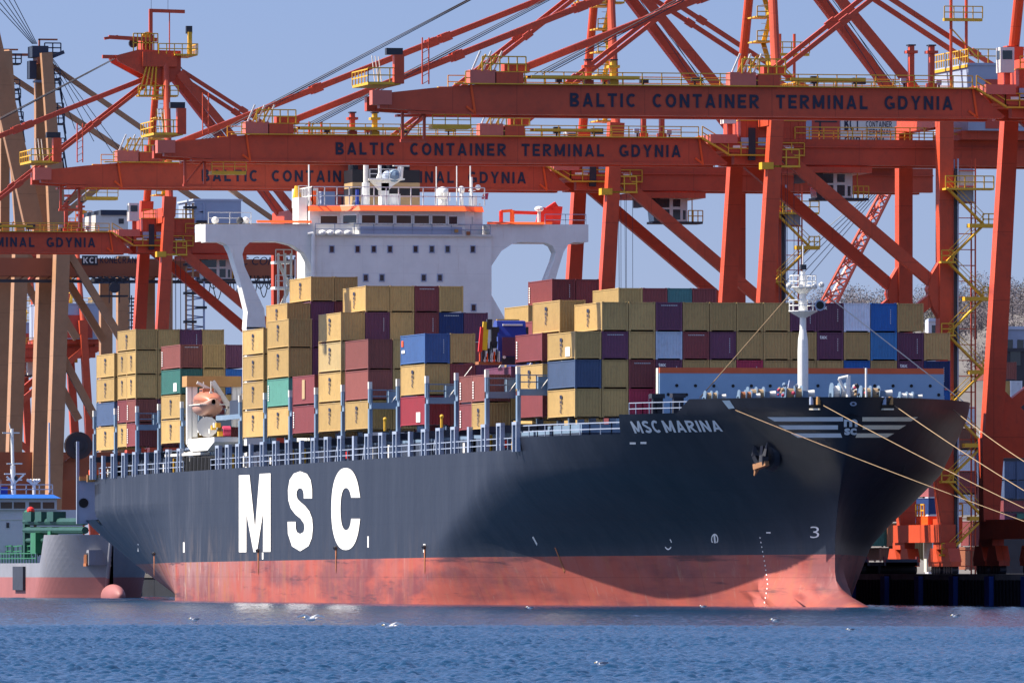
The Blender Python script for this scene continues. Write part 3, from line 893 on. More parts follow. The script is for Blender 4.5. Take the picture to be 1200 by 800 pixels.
# ---- bridge block
def bridge():
    xf, xb = -172.0, -182.5
    p = lambda u, v: P(u, v, x=xf)
    y = lambda u: p(u, 300).y
    z = lambda v: p(480, v).z
    yl, yr = y(369), y(576)
    mb = MB()
    mb.box(xb, xf, yl, yr, 14.0, z(276), 'white_paint')
    mb.prism([(xf - .3, yr - .01, z(344)), (xf - .3, yr - .01, 15), (xf - .3, y(600), 15), (xf - .3, y(592), z(372))], (-12, 0, 0), 'white_paint')
    mb.box(xb, xf + .25, yl + .1, yr + .05, z(277), z(274.5), 'white_dirty')
    house = mb.build('bridge_house', ship)
    # square cabin windows in raised rims
    def win(u, v, w=4.6, h=7.0):
        yc, zc = y(u), p(u, v).z
        hw, hh = w / 2 * .0907, h / 2 * .0907
        m2 = MB()
        for a, b, c, d in ((-hw - .1, hw + .1, hh, hh + .1), (-hw - .1, hw + .1, -hh - .1, -hh), (-hw - .1, -hw, -hh, hh), (hw, hw + .1, -hh, hh)):
            m2.box(xf, xf + .06, yc + a, yc + b, zc + c, zc + d, 'house_grey')
        m2.box(xf, xf + .02, yc - hw, yc + hw, zc - hh, zc + hh, 'dark_window')
        m2.build('window', house)
    for u in (388.8, 419, 438, 457, 487, 506, 524.5, 554): win(u, 292)
    for u in (428.5, 447.5, 496.5, 515.5): win(u, 325.5)
    win(555, 360.5)
    # wheelhouse
    mb = MB()
    z0, z1, zr0, zr1 = z(276) + .02, z(247.5), z(247.5), z(241.5)
    wl_, wr_ = y(366), y(569)
    a, b = y(414), y(551)
    # plan: recessed outer parts, projecting middle
    plan = [(xf - 1.6, wl_), (xf - 1.6, y(402)), (xf + .1, a + .6), (xf + .1, b - .6), (xf - 1.2, wr_ - 1.0), (xf - 1.6, wr_), (xb + 6, wr_), (xb + 6, wl_)]
    mb.prism([(q[0], q[1], z0) for q in plan], (0, 0, z1 - z0), 'white_paint')
    wh = mb.build('wheelhouse', ship)
    mb = MB()
    lo = [Vector((q[0] + (.75 if q[0] > xf - 3 else -.4), q[1], zr0)) for q in plan]
    up = [Vector((q[0] - (.05 if q[0] > xf - 3 else .4), q[1], zr1)) for q in plan]
    n_ = len(plan)
    mb.add(lo + up, [tuple(range(n_ - 1, -1, -1)), tuple(range(n_, 2 * n_))] + [(i, (i + 1) % n_, n_ + (i + 1) % n_, n_ + i) for i in range(n_)], 'orange_trim')
    mb.prism([(q.x - .1, q.y, zr1 + .005) for q in up], (0, 0, .1), 'white_dirty')
    mb.build('roof', wh)
    def panel(u0, u1, v0, v1, xx0, xx1, m='glass_brown', nm='bridge_window'):
        m2 = MB()
        ya, yb = y(u0), y(u1); za, zb_ = p(480, v1).z, p(480, v0).z
        m2.add([(xx0 + .05, ya, za), (xx1 + .05, yb, za), (xx1 + .05, yb, zb_), (xx0 + .05, ya, zb_)], [(0, 1, 2, 3)], m)
        # rim
        for (q0, q1) in (((xx0, ya, za), (xx1, yb, za)), ((xx0, ya, zb_), (xx1, yb, zb_)), ((xx0, ya, za), (xx0, ya, zb_)), ((xx1, yb, za), (xx1, yb, zb_))):
            m2.beam(Vector(q0) + Vector((.08, 0, 0)), Vector(q1) + Vector((.08, 0, 0)), .12, .12, 'white_paint')
        m2.build(nm, wh)
    panel(378, 399, 252.5, 262.5, xf - 1.6, xf - 1.6)
    panel(404, 418.5, 252, 262.5, xf - 1.35, xf - .02, 'dark_window')
    for u0, u1 in ((423, 440), (442, 461), (463.5, 482), (484.5, 503), (505.5, 522.5)): panel(u0, u1, 252, 262.5, xf + .1, xf + .1)
    panel(525, 536, 252.8, 263, xf + .1, xf + .1, 'dark_window'); panel(539, 556, 253, 263, xf - .2, xf - 1.0, 'dark_window')
    # bridge wings with curved brackets
    for s in (-1, 1):
        ue = 241 if s < 0 else 690
        ui = 369 if s < 0 else 576
        mb = MB()
        if s < 0:
            prof = [(241, 262.5), (366, 262.5), (369, 277), (369, 318), (357, 296), (343, 287), (325, 282.5), (300, 282.5), (293, 284), (287, 290),
                    (284.5, 298), (287, 312), (310, 362), (312, 385), (289, 385), (290.5, 365), (282, 330), (272, 297), (267, 287), (259, 283.5), (241, 283.5)]
        else:
            prof = [(690, 263), (690, 283.5), (672, 284), (666, 287), (661, 295), (655, 315), (640, 367), (628, 367), (640, 330), (650, 305), (652, 296), (648, 288), (641, 284.5),
                    (612, 283.5), (600, 286), (588, 294), (576, 312), (576, 277), (572, 263)]
        v = [p(a_, b_) for a_, b_ in prof]
        mb.prism([q + Vector((-.2, 0, 0)) for q in v], (-2.6, 0, 0), 'white_paint')
        if s < 0: zz0, zz1, yy = z(372), z(262), None
        yo, yi = y(ue), y(ui)
        lo, hi = min(yo, yi), max(yo, yi)
        mb.box(xf - 6.5, xf - 2.9, lo, hi, z(283), z(263), 'white_paint')
        # foot of the bracket down to the deck
        f0, f1 = (y(289.5), y(311)) if s < 0 else (y(627), y(641))
        mb.box(xf - 2.8, xf - .2, f0, f1, 14.0, z(384) if s < 0 else z(366.5), 'white_paint')
        w = mb.build('bridge_wing', ship)
        mb = MB()
        o0, o1 = (y(302), y(365)) if s < 0 else (y(572), y(638))
        mb.prism([(xf - .6, o0, z(262)), (xf + .2, o0, z(262)), (xf - .1, o0, z(259.3)), (xf - .6, o0, z(259.3))], (0, o1 - o0, 0), 'orange_trim')
        mb.build('wing_trim', w)
        mb = MB()
        if s < 0:
            mb.rail([(xf - 3, y(250), z(262.5)), (xf - 3, y(300), z(262.5))], 'white_dirty', h=1.2)
            for u in (256, 285, 292): mb.ball((xf - 2, y(u), z(259)), .4, 'dark_steel' if u == 285 else 'white_dirty')
        else:
            mb.rail([(xf - .6, y(640), z(263)), (xf - .6, y(688), z(263))], 'pale_blue_steel', h=1.2)
            mb.tube((xf - 1, y(634), z(263)), (xf - 1, y(634), z(246)), .18, 'white_dirty'); mb.ball((xf - 1, y(634), z(243.5)), .5, 'white_paint', sz=.6)
        mb.build('wing_rail', w)
    # red provision crane folded on the port wing
    mb = MB()
    xx = xf - 4
    mb.tube((xx, y(596), z(262)), (xx, y(596), z(245)), .22, 'truck_red'); mb.tube((xx, y(609), z(262)), (xx, y(609), z(244)), .25, 'orange_trim')
    mb.beam((xx, y(596), z(245.5)), (xx, y(609), z(244.5)), .3, .3, 'orange_trim')
    mb.beam((xx, y(609), z(246.5)), (xx, y(650), z(247.5)), .3, .35, 'truck_red')
    mb.beam((xx, y(645), z(262)), (xx, y(650), z(242)), 1.2, 1.5, 'truck_red'); mb.beam((xx, y(651), z(246)), (xx, y(662), z(238.5)), .8, 1.0, 'truck_red')
    mb.beam((xx, y(662), z(239)), (xx, y(659), z(262)), .9, 1.0, 'truck_red')
    mb.box(xx - 1, xx + 1, y(642), y(654), z(262), z(258), 'orange_trim')
    mb.build('provision_crane', ship)
    # deck in front of the wheelhouse, its rail and lamps
    mb = MB()
    mb.rail([(xf + .2, y(369), z(275.5)), (xf + .2, y(574), z(275.5))], 'pale_blue_steel', h=1.15, step=2.0, r=.04)
    mb.box(xf + .15, xf + .2, y(422), y(541), z(274.5), z(266), 'house_grey')
    for u in (377, 386, 396, 406.5): mb.ball((xf + .5, y(u), z(273.5)), .42, 'white_paint', sz=.7)
    mb.box(xf + .2, xf + .5, y(532), y(536), z(272), z(268.5), 'beige_davit'); mb.box(xf + .2, xf + .5, y(546), y(550), z(275), z(271), 'rusty')
    mb.build('bridge_rail', house)
    # pole on the house front left edge
    mb = MB()
    mb.tube((xf + .3, y(366.5), z(345)), (xf + .3, y(366.5), z(274)), .22, 'white_paint'); mb.tube((xf + .3, y(366.5), z(274)), (xf + .3, y(360), z(275)), .18, 'white_paint')
    mb.build('drain_pipe', house)
    # side stair tower left of the house
    mb = MB()
    xx = xf - 5
    for v0 in (305, 335, 366): mb.box(xx - 3, xx, y(333), y(352), z(v0 + 3), z(v0), 'white_paint')
    for u in (336, 344, 351): mb.tube((xx, y(u), 20), (xx, y(u), z(296)), .12, 'white_paint')
    for v0, v1, s in ((366, 335, 1), (335, 305, -1)):
        mb.beam((xx - .5, y(337 if s > 0 else 350), z(v0)), (xx - .5, y(350 if s > 0 else 337), z(v1)), .2, .35, 'white_dirty')
    mb.rail([(xx, y(333), z(305)), (xx, y(352), z(305))], 'white_paint', h=1.2, step=.8, r=.05)
    mb.rail([(xx, y(333), z(335)), (xx, y(352), z(335))], 'white_paint', h=1.2, step=.8, r=.05)
    mb.build('stair_tower', ship)
    # compass deck: rails, masts, domes
    zr = zr1 + .1
    mb = MB()
    mb.rail([(xf - .5, y(367), zr), (xf - .5, y(569), zr)], 'white_paint', h=1.9, step=1.3, r=.05)
    mb.rail([(xf - .5, y(367), zr), (xf - 9, y(367), zr)], 'white_paint', h=1.9, step=1.3, r=.05)
    mb.box(xf - 6, xf - 2.5, y(355), y(365), z(262), z(231), 'white_paint')
    mb.rail([(xf - 2.5, y(355), z(231)), (xf - 2.5, y(365), z(231))], 'white_paint', h=1.2, step=.6)
    mb.build('compass_deck_rail', wh)
    m = MB(); xx = xf - 5
    m.box(xx - .9, xx + .9, y(455.5), y(464.5), zr, z(213), 'white_paint')
    m.prism([(xx + .9, y(444), z(209)), (xx + .9, y(480), z(209)), (xx + .9, y(468), z(217)), (xx + .9, y(464), z(222)), (xx + .9, y(456), z(222)), (xx + .9, y(452), z(217))], (-1.8, 0, 0), 'white_paint')
    m.box(xx - 1.4, xx + 1.4, y(441), y(482), z(209.5), z(207.8), 'white_paint')
    m.rail([(xx + 1.3, y(441), z(208)), (xx + 1.3, y(476), z(208))], 'white_paint', h=1.0, step=1.0)
    m.tube((xx, y(455.5), z(208)), (xx, y(455.5), z(190)), .18, 'white_paint')
    for k in (-1, 1): m.tube((xx, y(455.5 + 3.5 * k), z(208)), (xx, y(455.5), z(199)), .1, 'white_paint')
    m.tube((xx, y(479), z(208)), (xx, y(480), z(193.5)), .32, 'white_paint')
    m.ball((xx + .6, y(463), z(204.5)), .55, 'house_grey'); m.ball((xx + .9, y(470.5), z(204.5)), .7, 'deck_blue')
    rm = m.build('radar_mast', ship)
    m = MB(); m.box(xx - .2, xx + .2, y(471), y(490), z(193), z(191.2), 'white_paint'); m.build('radar_scanner', rm)
    m = MB(); m.tube((xx + 1, y(437), zr), (xx + 1, y(437), z(186)), .28, 'white_dirty'); m.tube((xx + 1, y(437), z(213)), (xx + 1, y(437), zr), .42, 'white_paint')
    m.tube((xx, y(372), zr), (xx, y(372), z(186)), .08, 'white_paint'); m.tube((xx, y(522), zr), (xx, y(522), z(193)), .06, 'white_paint')
    m.tube((xx, y(546), zr), (xx, y(546), z(192)), .06, 'white_paint'); m.tube((xx, y(562), zr), (xx, y(562), z(191)), .07, 'white_paint')
    m.build('aerial', ship)
    m = MB()
    m.tube((xx, y(529), zr), (xx, y(529), z(231)), .5, 'white_paint'); m.ball((xx, y(529), z(225)), .64 * 1.12, 'white_paint', n=16, k=10, sz=1.1)
    m.rail([(xx + .9, y(522), zr + .6), (xx + .9, y(536), zr + .6)], 'white_paint', h=.9, step=.6)
    m.build('radome', ship, smooth=True)
    m = MB()
    m.tube((xx, y(551.5), zr), (xx, y(551.5), z(224)), .22, 'white_paint'); m.ball((xx, y(551.5), z(220)), .36, 'white_paint', n=14, k=8, sz=1.15)
    m.build('radome', ship, smooth=True)
    m = MB()
    m.tube((xx, y(565), zr), (xx, y(565), z(227)), .45, 'white_paint'); m.tube((xx, y(563), z(228)), (xx, y(563), z(205)), .16, 'white_paint')
    m.beam((xx, y(560), z(221)), (xx, y(568), z(221)), .1, .1, 'white_paint'); m.ball((xx, y(571), z(217)), .3, 'white_paint')
    m.tube((xx, y(573), zr), (xx, y(573), z(236)), .1, 'white_paint')
    m.build('signal_mast', ship)
    m = MB(); m.add([(xx, y(575), z(230.5)), (xx + .15, y(582), z(231.5)), (xx, y(583.5), z(223.5)), (xx + .1, y(577), z(224.5))], [(0, 1, 2, 3)], 'container_crimson')
    m.add([(xx - .03, y(575), z(230.5)), (xx + .12, y(582), z(231.5)), (xx - .03, y(583.5), z(223.5)), (xx + .07, y(577), z(224.5))], [(3, 2, 1, 0)], 'container_crimson')
    m.build('signal_flag', ship)
    m = MB(); m.tube((xx + 1, y(471), zr), (xx + 1, y(471), z(226)), .62, 'white_paint'); m.beam((xx + 1, y(474), z(226)), (xx + 1, y(477), zr), .1, .1, 'white_paint')
    m.box(xx + .6, xx + 1.2, y(425.5), y(428.5), z(240), z(221), 'truck_blue'); m.ball((xx, y(428), z(238)), .5, 'dark_steel')
    m.tube((xf - 6, y(380), zr), (xf - 6, y(380), z(222)), .25, 'orange_trim'); m.tube((xf - 6, y(376), zr + .8), (xf - 6, y(381), z(233)), .2, 'orange_trim')
    m.box(xf - 12, xf - 8, y(366), y(389), zr, z(218), 'white_dirty')
    m.build('compass_deck_gear', ship)
    # dark cluster of rescue gear: yellow topped vent
    m = MB(); m.tube((xf - 7, y(362), z(231)), (xf - 7, y(362), z(216)), .5, 'yellow', r2=.25); m.build('vent', ship)
    # funnel far aft
    xq = -183.5
    pf = lambda u, v: P(u, v, x=xq)
    fy0, fy1 = pf(413, 230).y, pf(492, 230).y
    zz = lambda v: pf(450, v).z
    m = MB()
    for (v0, v1, mt) in ((262, 241, 'buff'), (241, 229, 'buff'), (229, 220.5, 'funnel_black'), (220.5, 214, 'buff'), (214, 199, 'funnel_black')):
        m.box(xq - 5, xq, fy0, fy1, zz(v0), zz(v1), mt)
    m.box(xq - 5, xq, fy0, fy1, 14, zz(262), 'white_paint')
    f = m.build('funnel', ship)
    for u, r, top in ((419, .55, 191), (462, .6, 192), (480, .5, 193), (452, .4, 190)):
        m = MB(); m.tube((xq - 2.5, pf(u, 230).y, zz(200)), (xq - 2.5, pf(u, 230).y, zz(top)), r, 'funnel_black', n=12); m.build('exhaust_pipe', f)
bridge()

# ---- foredeck: breakwater, foremast, winches, fairleads
def foredeck():
    xw = 3.2
    pw = lambda u, v: P(u, v, x=xw)
    mb = MB()
    a, b, c, d = pw(773, 478), pw(1106, 478), pw(1106, 437), pw(773, 437)
    mb.box(xw - .2, xw, a.y, b.y, 15.0, d.z, 'house_blue')
    mb.box(xw - .22, xw + .02, a.y, b.y, d.z, pw(800, 430.5).z, 'orange_trim_dull')
    mb.box(xw - 1.0, xw - .2, a.y - .12, a.y, 15.0, pw(800, 431).z, 'white_dirty')
    for i in range(9):
        y = a.y + (b.y - a.y) * (i + .5) / 9; mb.beam((xw - .2, y, 19), (xw - 2.2, y, 15.2), .15, .3, 'deck_blue')
    bw = mb.build('breakwater', ship)
    mb = MB()
    for u, v in ((793, 451.5), (815, 451.8), (836.5, 452), (859, 452), (880.5, 452), (902.5, 452), (958.5, 451.8), (1025, 451.8), (1046.5, 452), (1068, 452), (1090, 452),
                 (783, 462), (804.5, 462.3), (869, 462), (1100, 462.5), (1057, 462.5)):
        q = pw(u, v); mb.tube((xw + .01, q.y, q.z), (xw + .05, q.y, q.z), .15, 'black_rubber', n=10)
    mb.build('drain_hole', bw)
    # low rails and mushroom vents abaft the raised bulwark
    mb = MB()
    mb.rail([hull_side(x, 17.05, -1, -.3) for x in (12.9, 15, 17, 19, 21.3)], 'pale_blue_steel', h=1.05, step=.9, r=.035)
    mb.rail([hull_side(x, 15.35, -1, -.3) for x in (-13, -8, -4, 0, 4, 8, 11.5)], 'pale_blue_steel', h=1.1, step=2.0, r=.045)
    mb.build('bow_rail', ship)
    for x in (14.6, 17.6):
        p = hull_side(x, 16.7, -1, -1.6)
        m2 = MB(); m2.beam(p, p + Vector((.25, 0, 1.9)), .9, .7, 'dark_steel'); m2.box(p.x - .5, p.x + .7, p.y - .6, p.y + .6, p.z + 1.8, p.z + 2.2, 'dark_steel'); m2.build('vent', ship)
    # foremast
    xm = 14.5; pm = lambda u, v: P(u, v, x=xm)
    y0 = pm(941, 400).y; z = lambda v: pm(941, v).z
    s = 0.0763
    mb = MB()
    mb.tube((xm, y0, 16.5), (xm, y0, z(412)), .48, 'white_paint', n=16)
    mb.tube((xm, y0, z(412)), (xm, y0, z(398)), .48, 'white_paint', r2=.44, n=16); mb.tube((xm, y0, z(398)), (xm, y0, z(386)), .44, 'white_paint', r2=.29, n=16)
    mb.tube((xm, y0, z(386)), (xm, y0, z(338)), .29, 'white_paint', n=14); mb.tube((xm, y0, z(338)), (xm, y0, z(318)), .2, 'white_paint', n=10)
    mb.tube((xm, y0, z(318)), (xm, y0, z(287)), .06, 'white_paint')
    mb.tube((xm, y0, z(372)), (xm, y0, z(365)), .35, 'white_paint', r2=1.28, n=14)
    mb.tube((xm, y0, z(365)), (xm, y0, z(364)), 1.3, 'white_paint', n=14)
    mb.tube((xm, y0, z(344)), (xm, y0, z(337)), .35, 'white_paint', r2=1.0, n=14); mb.tube((xm, y0, z(337)), (xm, y0, z(336)), 1.25, 'white_paint', n=14)
    fm = mb.build('foremast', ship, smooth=False)
    mb = MB()
    def ringrail(r, zb, h, n=12):
        for i in range(n):
            t0, t1 = 2 * math.pi * i / n, 2 * math.pi * (i + 1) / n
            p0 = Vector((xm + r * math.cos(t0), y0 + r * math.sin(t0), zb)); p1 = Vector((xm + r * math.cos(t1), y0 + r * math.sin(t1), zb))
            mb.beam(p0, p0 + Vector((0, 0, h)), .07, .07, 'white_paint')
            for q in (h, h * .5): mb.beam(p0 + Vector((0, 0, q)), p1 + Vector((0, 0, q)), .07, .07, 'white_paint')
    ringrail(1.25, z(364), .95)
    mb.build('mast_rail', fm); mb = MB()
    ringrail(1.2, z(336), 1.0)
    mb.build('mast_rail', fm)
    for u, v in ((922, 335), (936, 336.5), (952, 336), (960, 334), (945, 337)):
        mb = MB(); mb.ball((xm + .9, pm(u, v).y, pm(u, v).z), .26, 'white_dirty'); mb.build('mast_lamp', fm)
    mb = MB()
    mb.tube((xm + .5, pm(956, 358).y, z(358)), (xm + 1.5, pm(956.5, 358).y, z(358)), .25, 'house_grey', r2=.5, n=14)
    mb.tube((xm + 1.45, pm(956.5, 358).y, z(358)), (xm + 1.52, pm(956.5, 358).y, z(358)), .36, 'black_rubber', n=14)
    mb.build('fog_horn', fm)
    mb = MB(); mb.box(xm - .3, xm + .3, y0 - .25, y0 + .25, z(316), z(310), 'dark_steel'); mb.build('mast_lamp', fm)
    # stays
    mb = MB()
    mb.path([P(929, 341, x=xm), P(820, 466, x=6.0)], .05, 'rope'); mb.path([P(974, 350, x=xm), P(1131, 472, x=10)], .05, 'white_dirty')
    mb.build('mast_stay', fm)
    # winches and windlasses
    def winch(u, x, v=465, drum='rope', r=.85, w=1.6):
        c = P(u, v, x=x); zb = 16.6
        m2 = MB()
        m2.box(c.x - .9, c.x + .9, c.y - w, c.y + w, zb, zb + .5, 'deck_dark')
        m2.tube((c.x, c.y - w * .55, c.z), (c.x, c.y + w * .3, c.z), r * .55, drum, n=14)
        for k in (-.58, -.1, .32): m2.tube((c.x, c.y + w * k - .05, c.z), (c.x, c.y + w * k + .05, c.z), r * .8, 'deck_blue', n=18)
        m2.tube((c.x, c.y + w * .6, c.z), (c.x, c.y + w, c.z), r * .3, 'white_dirty', r2=r * .4, n=12)
        m2.box(c.x - .5, c.x + .5, c.y + w * .34, c.y + w * .62, zb + .4, c.z + .25, 'deck_blue')
        for k in (-.7, .45): m2.beam((c.x - .6, c.y + w * k, zb + .4), (c.x, c.y + w * k, c.z), .12, .2, 'deck_blue')
        m2.build('mooring_winch', ship)
    winch(888, 18, 462); winch(835, 14, 465, 'rope', .7, 1.2); winch(875, 20, 464, 'rusty', .7, 1.2)
    winch(932, 21, 461, 'rope', .9, 1.7); winch(985, 20, 460, 'white_dirty', 1.1, 1.4); winch(1022, 18, 461, 'rope', .9, 1.8); winch(1064, 14, 465, 'white_dirty', .6, 1.3)
    for i in range(26):
        mb = MB()
        u = random.choice((random.uniform(912, 940), random.uniform(998, 1030))); q = P(u, random.uniform(450, 463), x=19 + random.random() * 4)
        mb.ball(q, random.uniform(.1, .22), random.choice(['white_dirty', 'rope', 'rope', 'container_crimson', 'yellow', 'dark_steel', 'deck_blue', 'dark_steel']), n=7, k=5)
        mb.build('deck_gear', ship)
    mb = MB(); mb.beam(P(925, 462, x=21), P(928, 446, x=21), .3, .5, 'house_grey'); mb.build('chain_stopper', ship)
    mb = MB()
    xx = 22
    mb.tube(P(994, 468, x=xx), P(994, 440, x=xx), .2, 'white_paint', n=10); mb.tube(P(994, 441, x=xx), P(983, 443.5, x=xx), .14, 'white_paint')
    mb.tube(P(983, 443.5, x=xx), P(990.5, 458, x=xx), .14, 'white_paint'); mb.tube(P(1015, 468, x=xx), P(1015, 431, x=xx), .1, 'white_paint')
    mb.build('davit', ship)
    for u in (955, 1040):                                        # roller fairleads breaking the bulwark
        mb = MB()
        for k in (-4, 4):
            c = hull_hit(u + k, 474, .15); mb.tube(c, c + Vector((0, 0, .7)), .2, 'house_grey' if k < 0 else 'beige_davit', n=10)
        q = [hull_hit(u - 7, 470.5, .07), hull_hit(u + 8, 470.5, .07), hull_hit(u + 8, 478.5, .07), hull_hit(u - 7, 478.5, .07)]
        mb.add(q, [(0, 3, 2, 1)], 'black_rubber')
        a_, b_ = hull_hit(u - 6, 479.3, .12), hull_hit(u + 6, 479.3, .12); mb.beam(a_, b_, .3, .14, 'mark_cream')
        mb.build('fairlead', ship)
    mb = MB(); ring_mark(mb, 1000, 473, 4, 2.6, 'house_grey', .5); mb.build('fairlead', ship)
    mb = MB(); q = [hull_hit(846, 469, .07), hull_hit(855, 469, .07), hull_hit(861, 478, .07), hull_hit(854, 479, .07)]
    mb.add(q, [(0, 3, 2, 1)], 'deck_blue'); mb.build('fairlead', ship)
paint('house_blue', (134, 166, 194), 0.5, 0.05, streak=0.1)
paint('orange_trim_dull', (206, 96, 56), 0.5, 0.05, streak=0.15)
foredeck()

# lifeboat station abreast the bridge
def lifeboat():
    yb = -18.6
    p = lambda u, v, y=yb: P(u, v, y=y)
    mb = MB()
    xq = -189.5
    px = lambda u, v, x=xq: P(u, v, x=x)
    mb.box(xq - 3.0, xq, px(219, 446).y, px(283, 446).y, px(250, 453).z, px(250, 440.5).z, 'beige_davit')
    for u, v0, v1, w in ((222.5, 453, 520, .5), (229, 453, 512, .55), (275.5, 453, 500, .45), (281, 453, 500, .5)):
        q0, q1 = px(u, v0), px(u, v1); mb.box(xq - 1.0, xq - .3, q0.y - w / 2, q0.y + w / 2, q1.z, q0.z, 'white_paint')
    mb.beam(px(249, 447, -187), px(269, 477, -187), .6, .5, 'white_dirty'); mb.beam(px(231, 448, -187), px(258, 462, -187), .3, .3, 'white_dirty')
    mb.beam(px(269, 477, -187), px(266, 487, -187), .6, .5, 'white_dirty')
    a = p(219, 514, -20.1); b = p(251, 514, -20.1)
    z1, z0 = p(235, 513, -20.1).z, p(235, 528, -20.1).z
    mb.prism([(a.x, -20.1, z1), (b.x, -20.1, z1), (b.x, -20.1, z1 - .5), (p(243, 520, -20.1).x, -20.1, z0), (p(224, 520, -20.1).x, -20.1, z0), (a.x, -20.1, z1 - .7)], (0, 3.0, 0), 'white_paint')
    mb.box(p(223, 540).x, p(231, 540).x, -20, -19.4, p(230, 541).z, z0, 'white_dirty'); mb.box(p(235, 540).x, p(241, 540).x, -20, -19.4, p(230, 541).z, z0, 'white_dirty')
    mb.box(p(210, 531).x, p(252, 531).x, -20.2, -19.2, p(230, 534).z, p(230, 531).z, 'white_dirty')
    mb.build('lifeboat_davit', ship)
    mb = MB()
    mb.tube(p(243, 500, -19.5), p(243.5, 500, -18.2), 1.1, 'white_dirty', n=14)
    for i in range(10):
        q = p(233 + i * 2.6, random.uniform(496, 508), -19.4); mb.box(q.x - .35, q.x + .35, -19.5, -19.0, q.z - .25, q.z + .25, random.choice(['white_dirty', 'white_paint', 'white_paint', 'yellow', 'dark_steel']))
    q = p(261, 505, -19); mb.tube(q, q + Vector((0, .8, 0)), .55, 'container_crimson', n=14); mb.tube(q - Vector((0, .05, 0)), q, .3, 'black_rubber', n=12)
    mb.box(p(253, 480).x, p(282, 480).x, -18.6, -18.2, p(260, 492).z, p(260, 486.5).z, 'deck_blue')
    mb.box(p(268, 480).x, p(281, 480).x, -18.5, -18.0, p(260, 486.5).z, p(260, 470).z, 'deck_dark')
    mb.build('davit_winch', ship)
    # black fenders hanging by the pilot ladder
    for i in range(9):
        mb = MB(); q = p(214 + i * 4.4, 545, -19.8); mb.tube(q - Vector((0, 0, .7)), q + Vector((.3, 0, .9)), .5, 'black_rubber', n=10); mb.build('deck_fender', ship)
    # the boat itself: a thing that hangs in its davits
    c = px(243, 473, -186.0)
    L = thing('lifeboat', c, 'orange enclosed lifeboat hanging in the white davits between the container stacks', 'lifeboat')
    def loft(secs, m, name, smooth=True, parent=L):
        mb = MB(); n = 14; vs = []
        for (x, hw, zt, zb_) in secs:
            for i in range(n):
                t = 2 * math.pi * i / n
                zc, rz = (zt + zb_) / 2, (zt - zb_) / 2
                vs.append((c.x + x * .45, c.y + .88 * hw * math.cos(t), c.z + .88 * (zc + rz * math.sin(t))))
        fs = []
        for j in range(len(secs) - 1):
            for i in range(n): fs.append((j * n + i, (j + 1) * n + i, (j + 1) * n + (i + 1) % n, j * n + (i + 1) % n))
        mb.add(vs, fs, m); return mb.build(name, parent, smooth)
    loft([(-8.2, .5, .3, -.5), (-7.6, 1.1, .6, -1.0), (-4.5, 1.5, .5, -1.5), (0, 1.6, .45, -1.65), (4.5, 1.5, .5, -1.5), (7.0, 1.1, .6, -1.1), (8.3, .6, .65, -.5), (8.5, .25, .5, -.2)], 'lifeboat_pink', 'hull')
    loft([(-7.8, .7, .6, -.2), (-6.9, 1.15, 1.25, -.3), (-2, 1.5, 1.5, -.3), (3, 1.5, 1.45, -.3), (6.0, 1.2, 1.15, -.2), (7.7, .6, .7, -.1)], 'lifeboat_orange', 'canopy')
    mb = MB(); mb.box(c.x - 1.6, c.x + .6, c.y - .6, c.y + .6, c.z + 1.1, c.z + 1.65, 'lifeboat_orange'); mb.build('helm_turret', L)
    mb = MB(); mb.box(c.x - 1.4, c.x + .3, c.y - .62, c.y + .5, c.z + 1.35, c.z + 1.5, 'dark_window'); mb.build('window', L)
    mb = MB(); mb.box(c.x - 3.4, c.x + 3.5, c.y - 1.43, c.y + 1.43, c.z - .16, c.z - .06, 'white_dirty'); mb.build('fender_strip', L)
    for k in (-2.4, 2.2):
        mb = MB(); mb.tube((c.x + k, c.y, c.z + 1.0), (c.x + k, c.y, c.z + 2.4), .06, 'white_dirty'); mb.box(c.x + k - .15, c.x + k + .15, c.y - .15, c.y + .15, c.z + 1.0, c.z + 1.3, 'white_dirty'); mb.build('lifting_hook', L)
lifeboat()

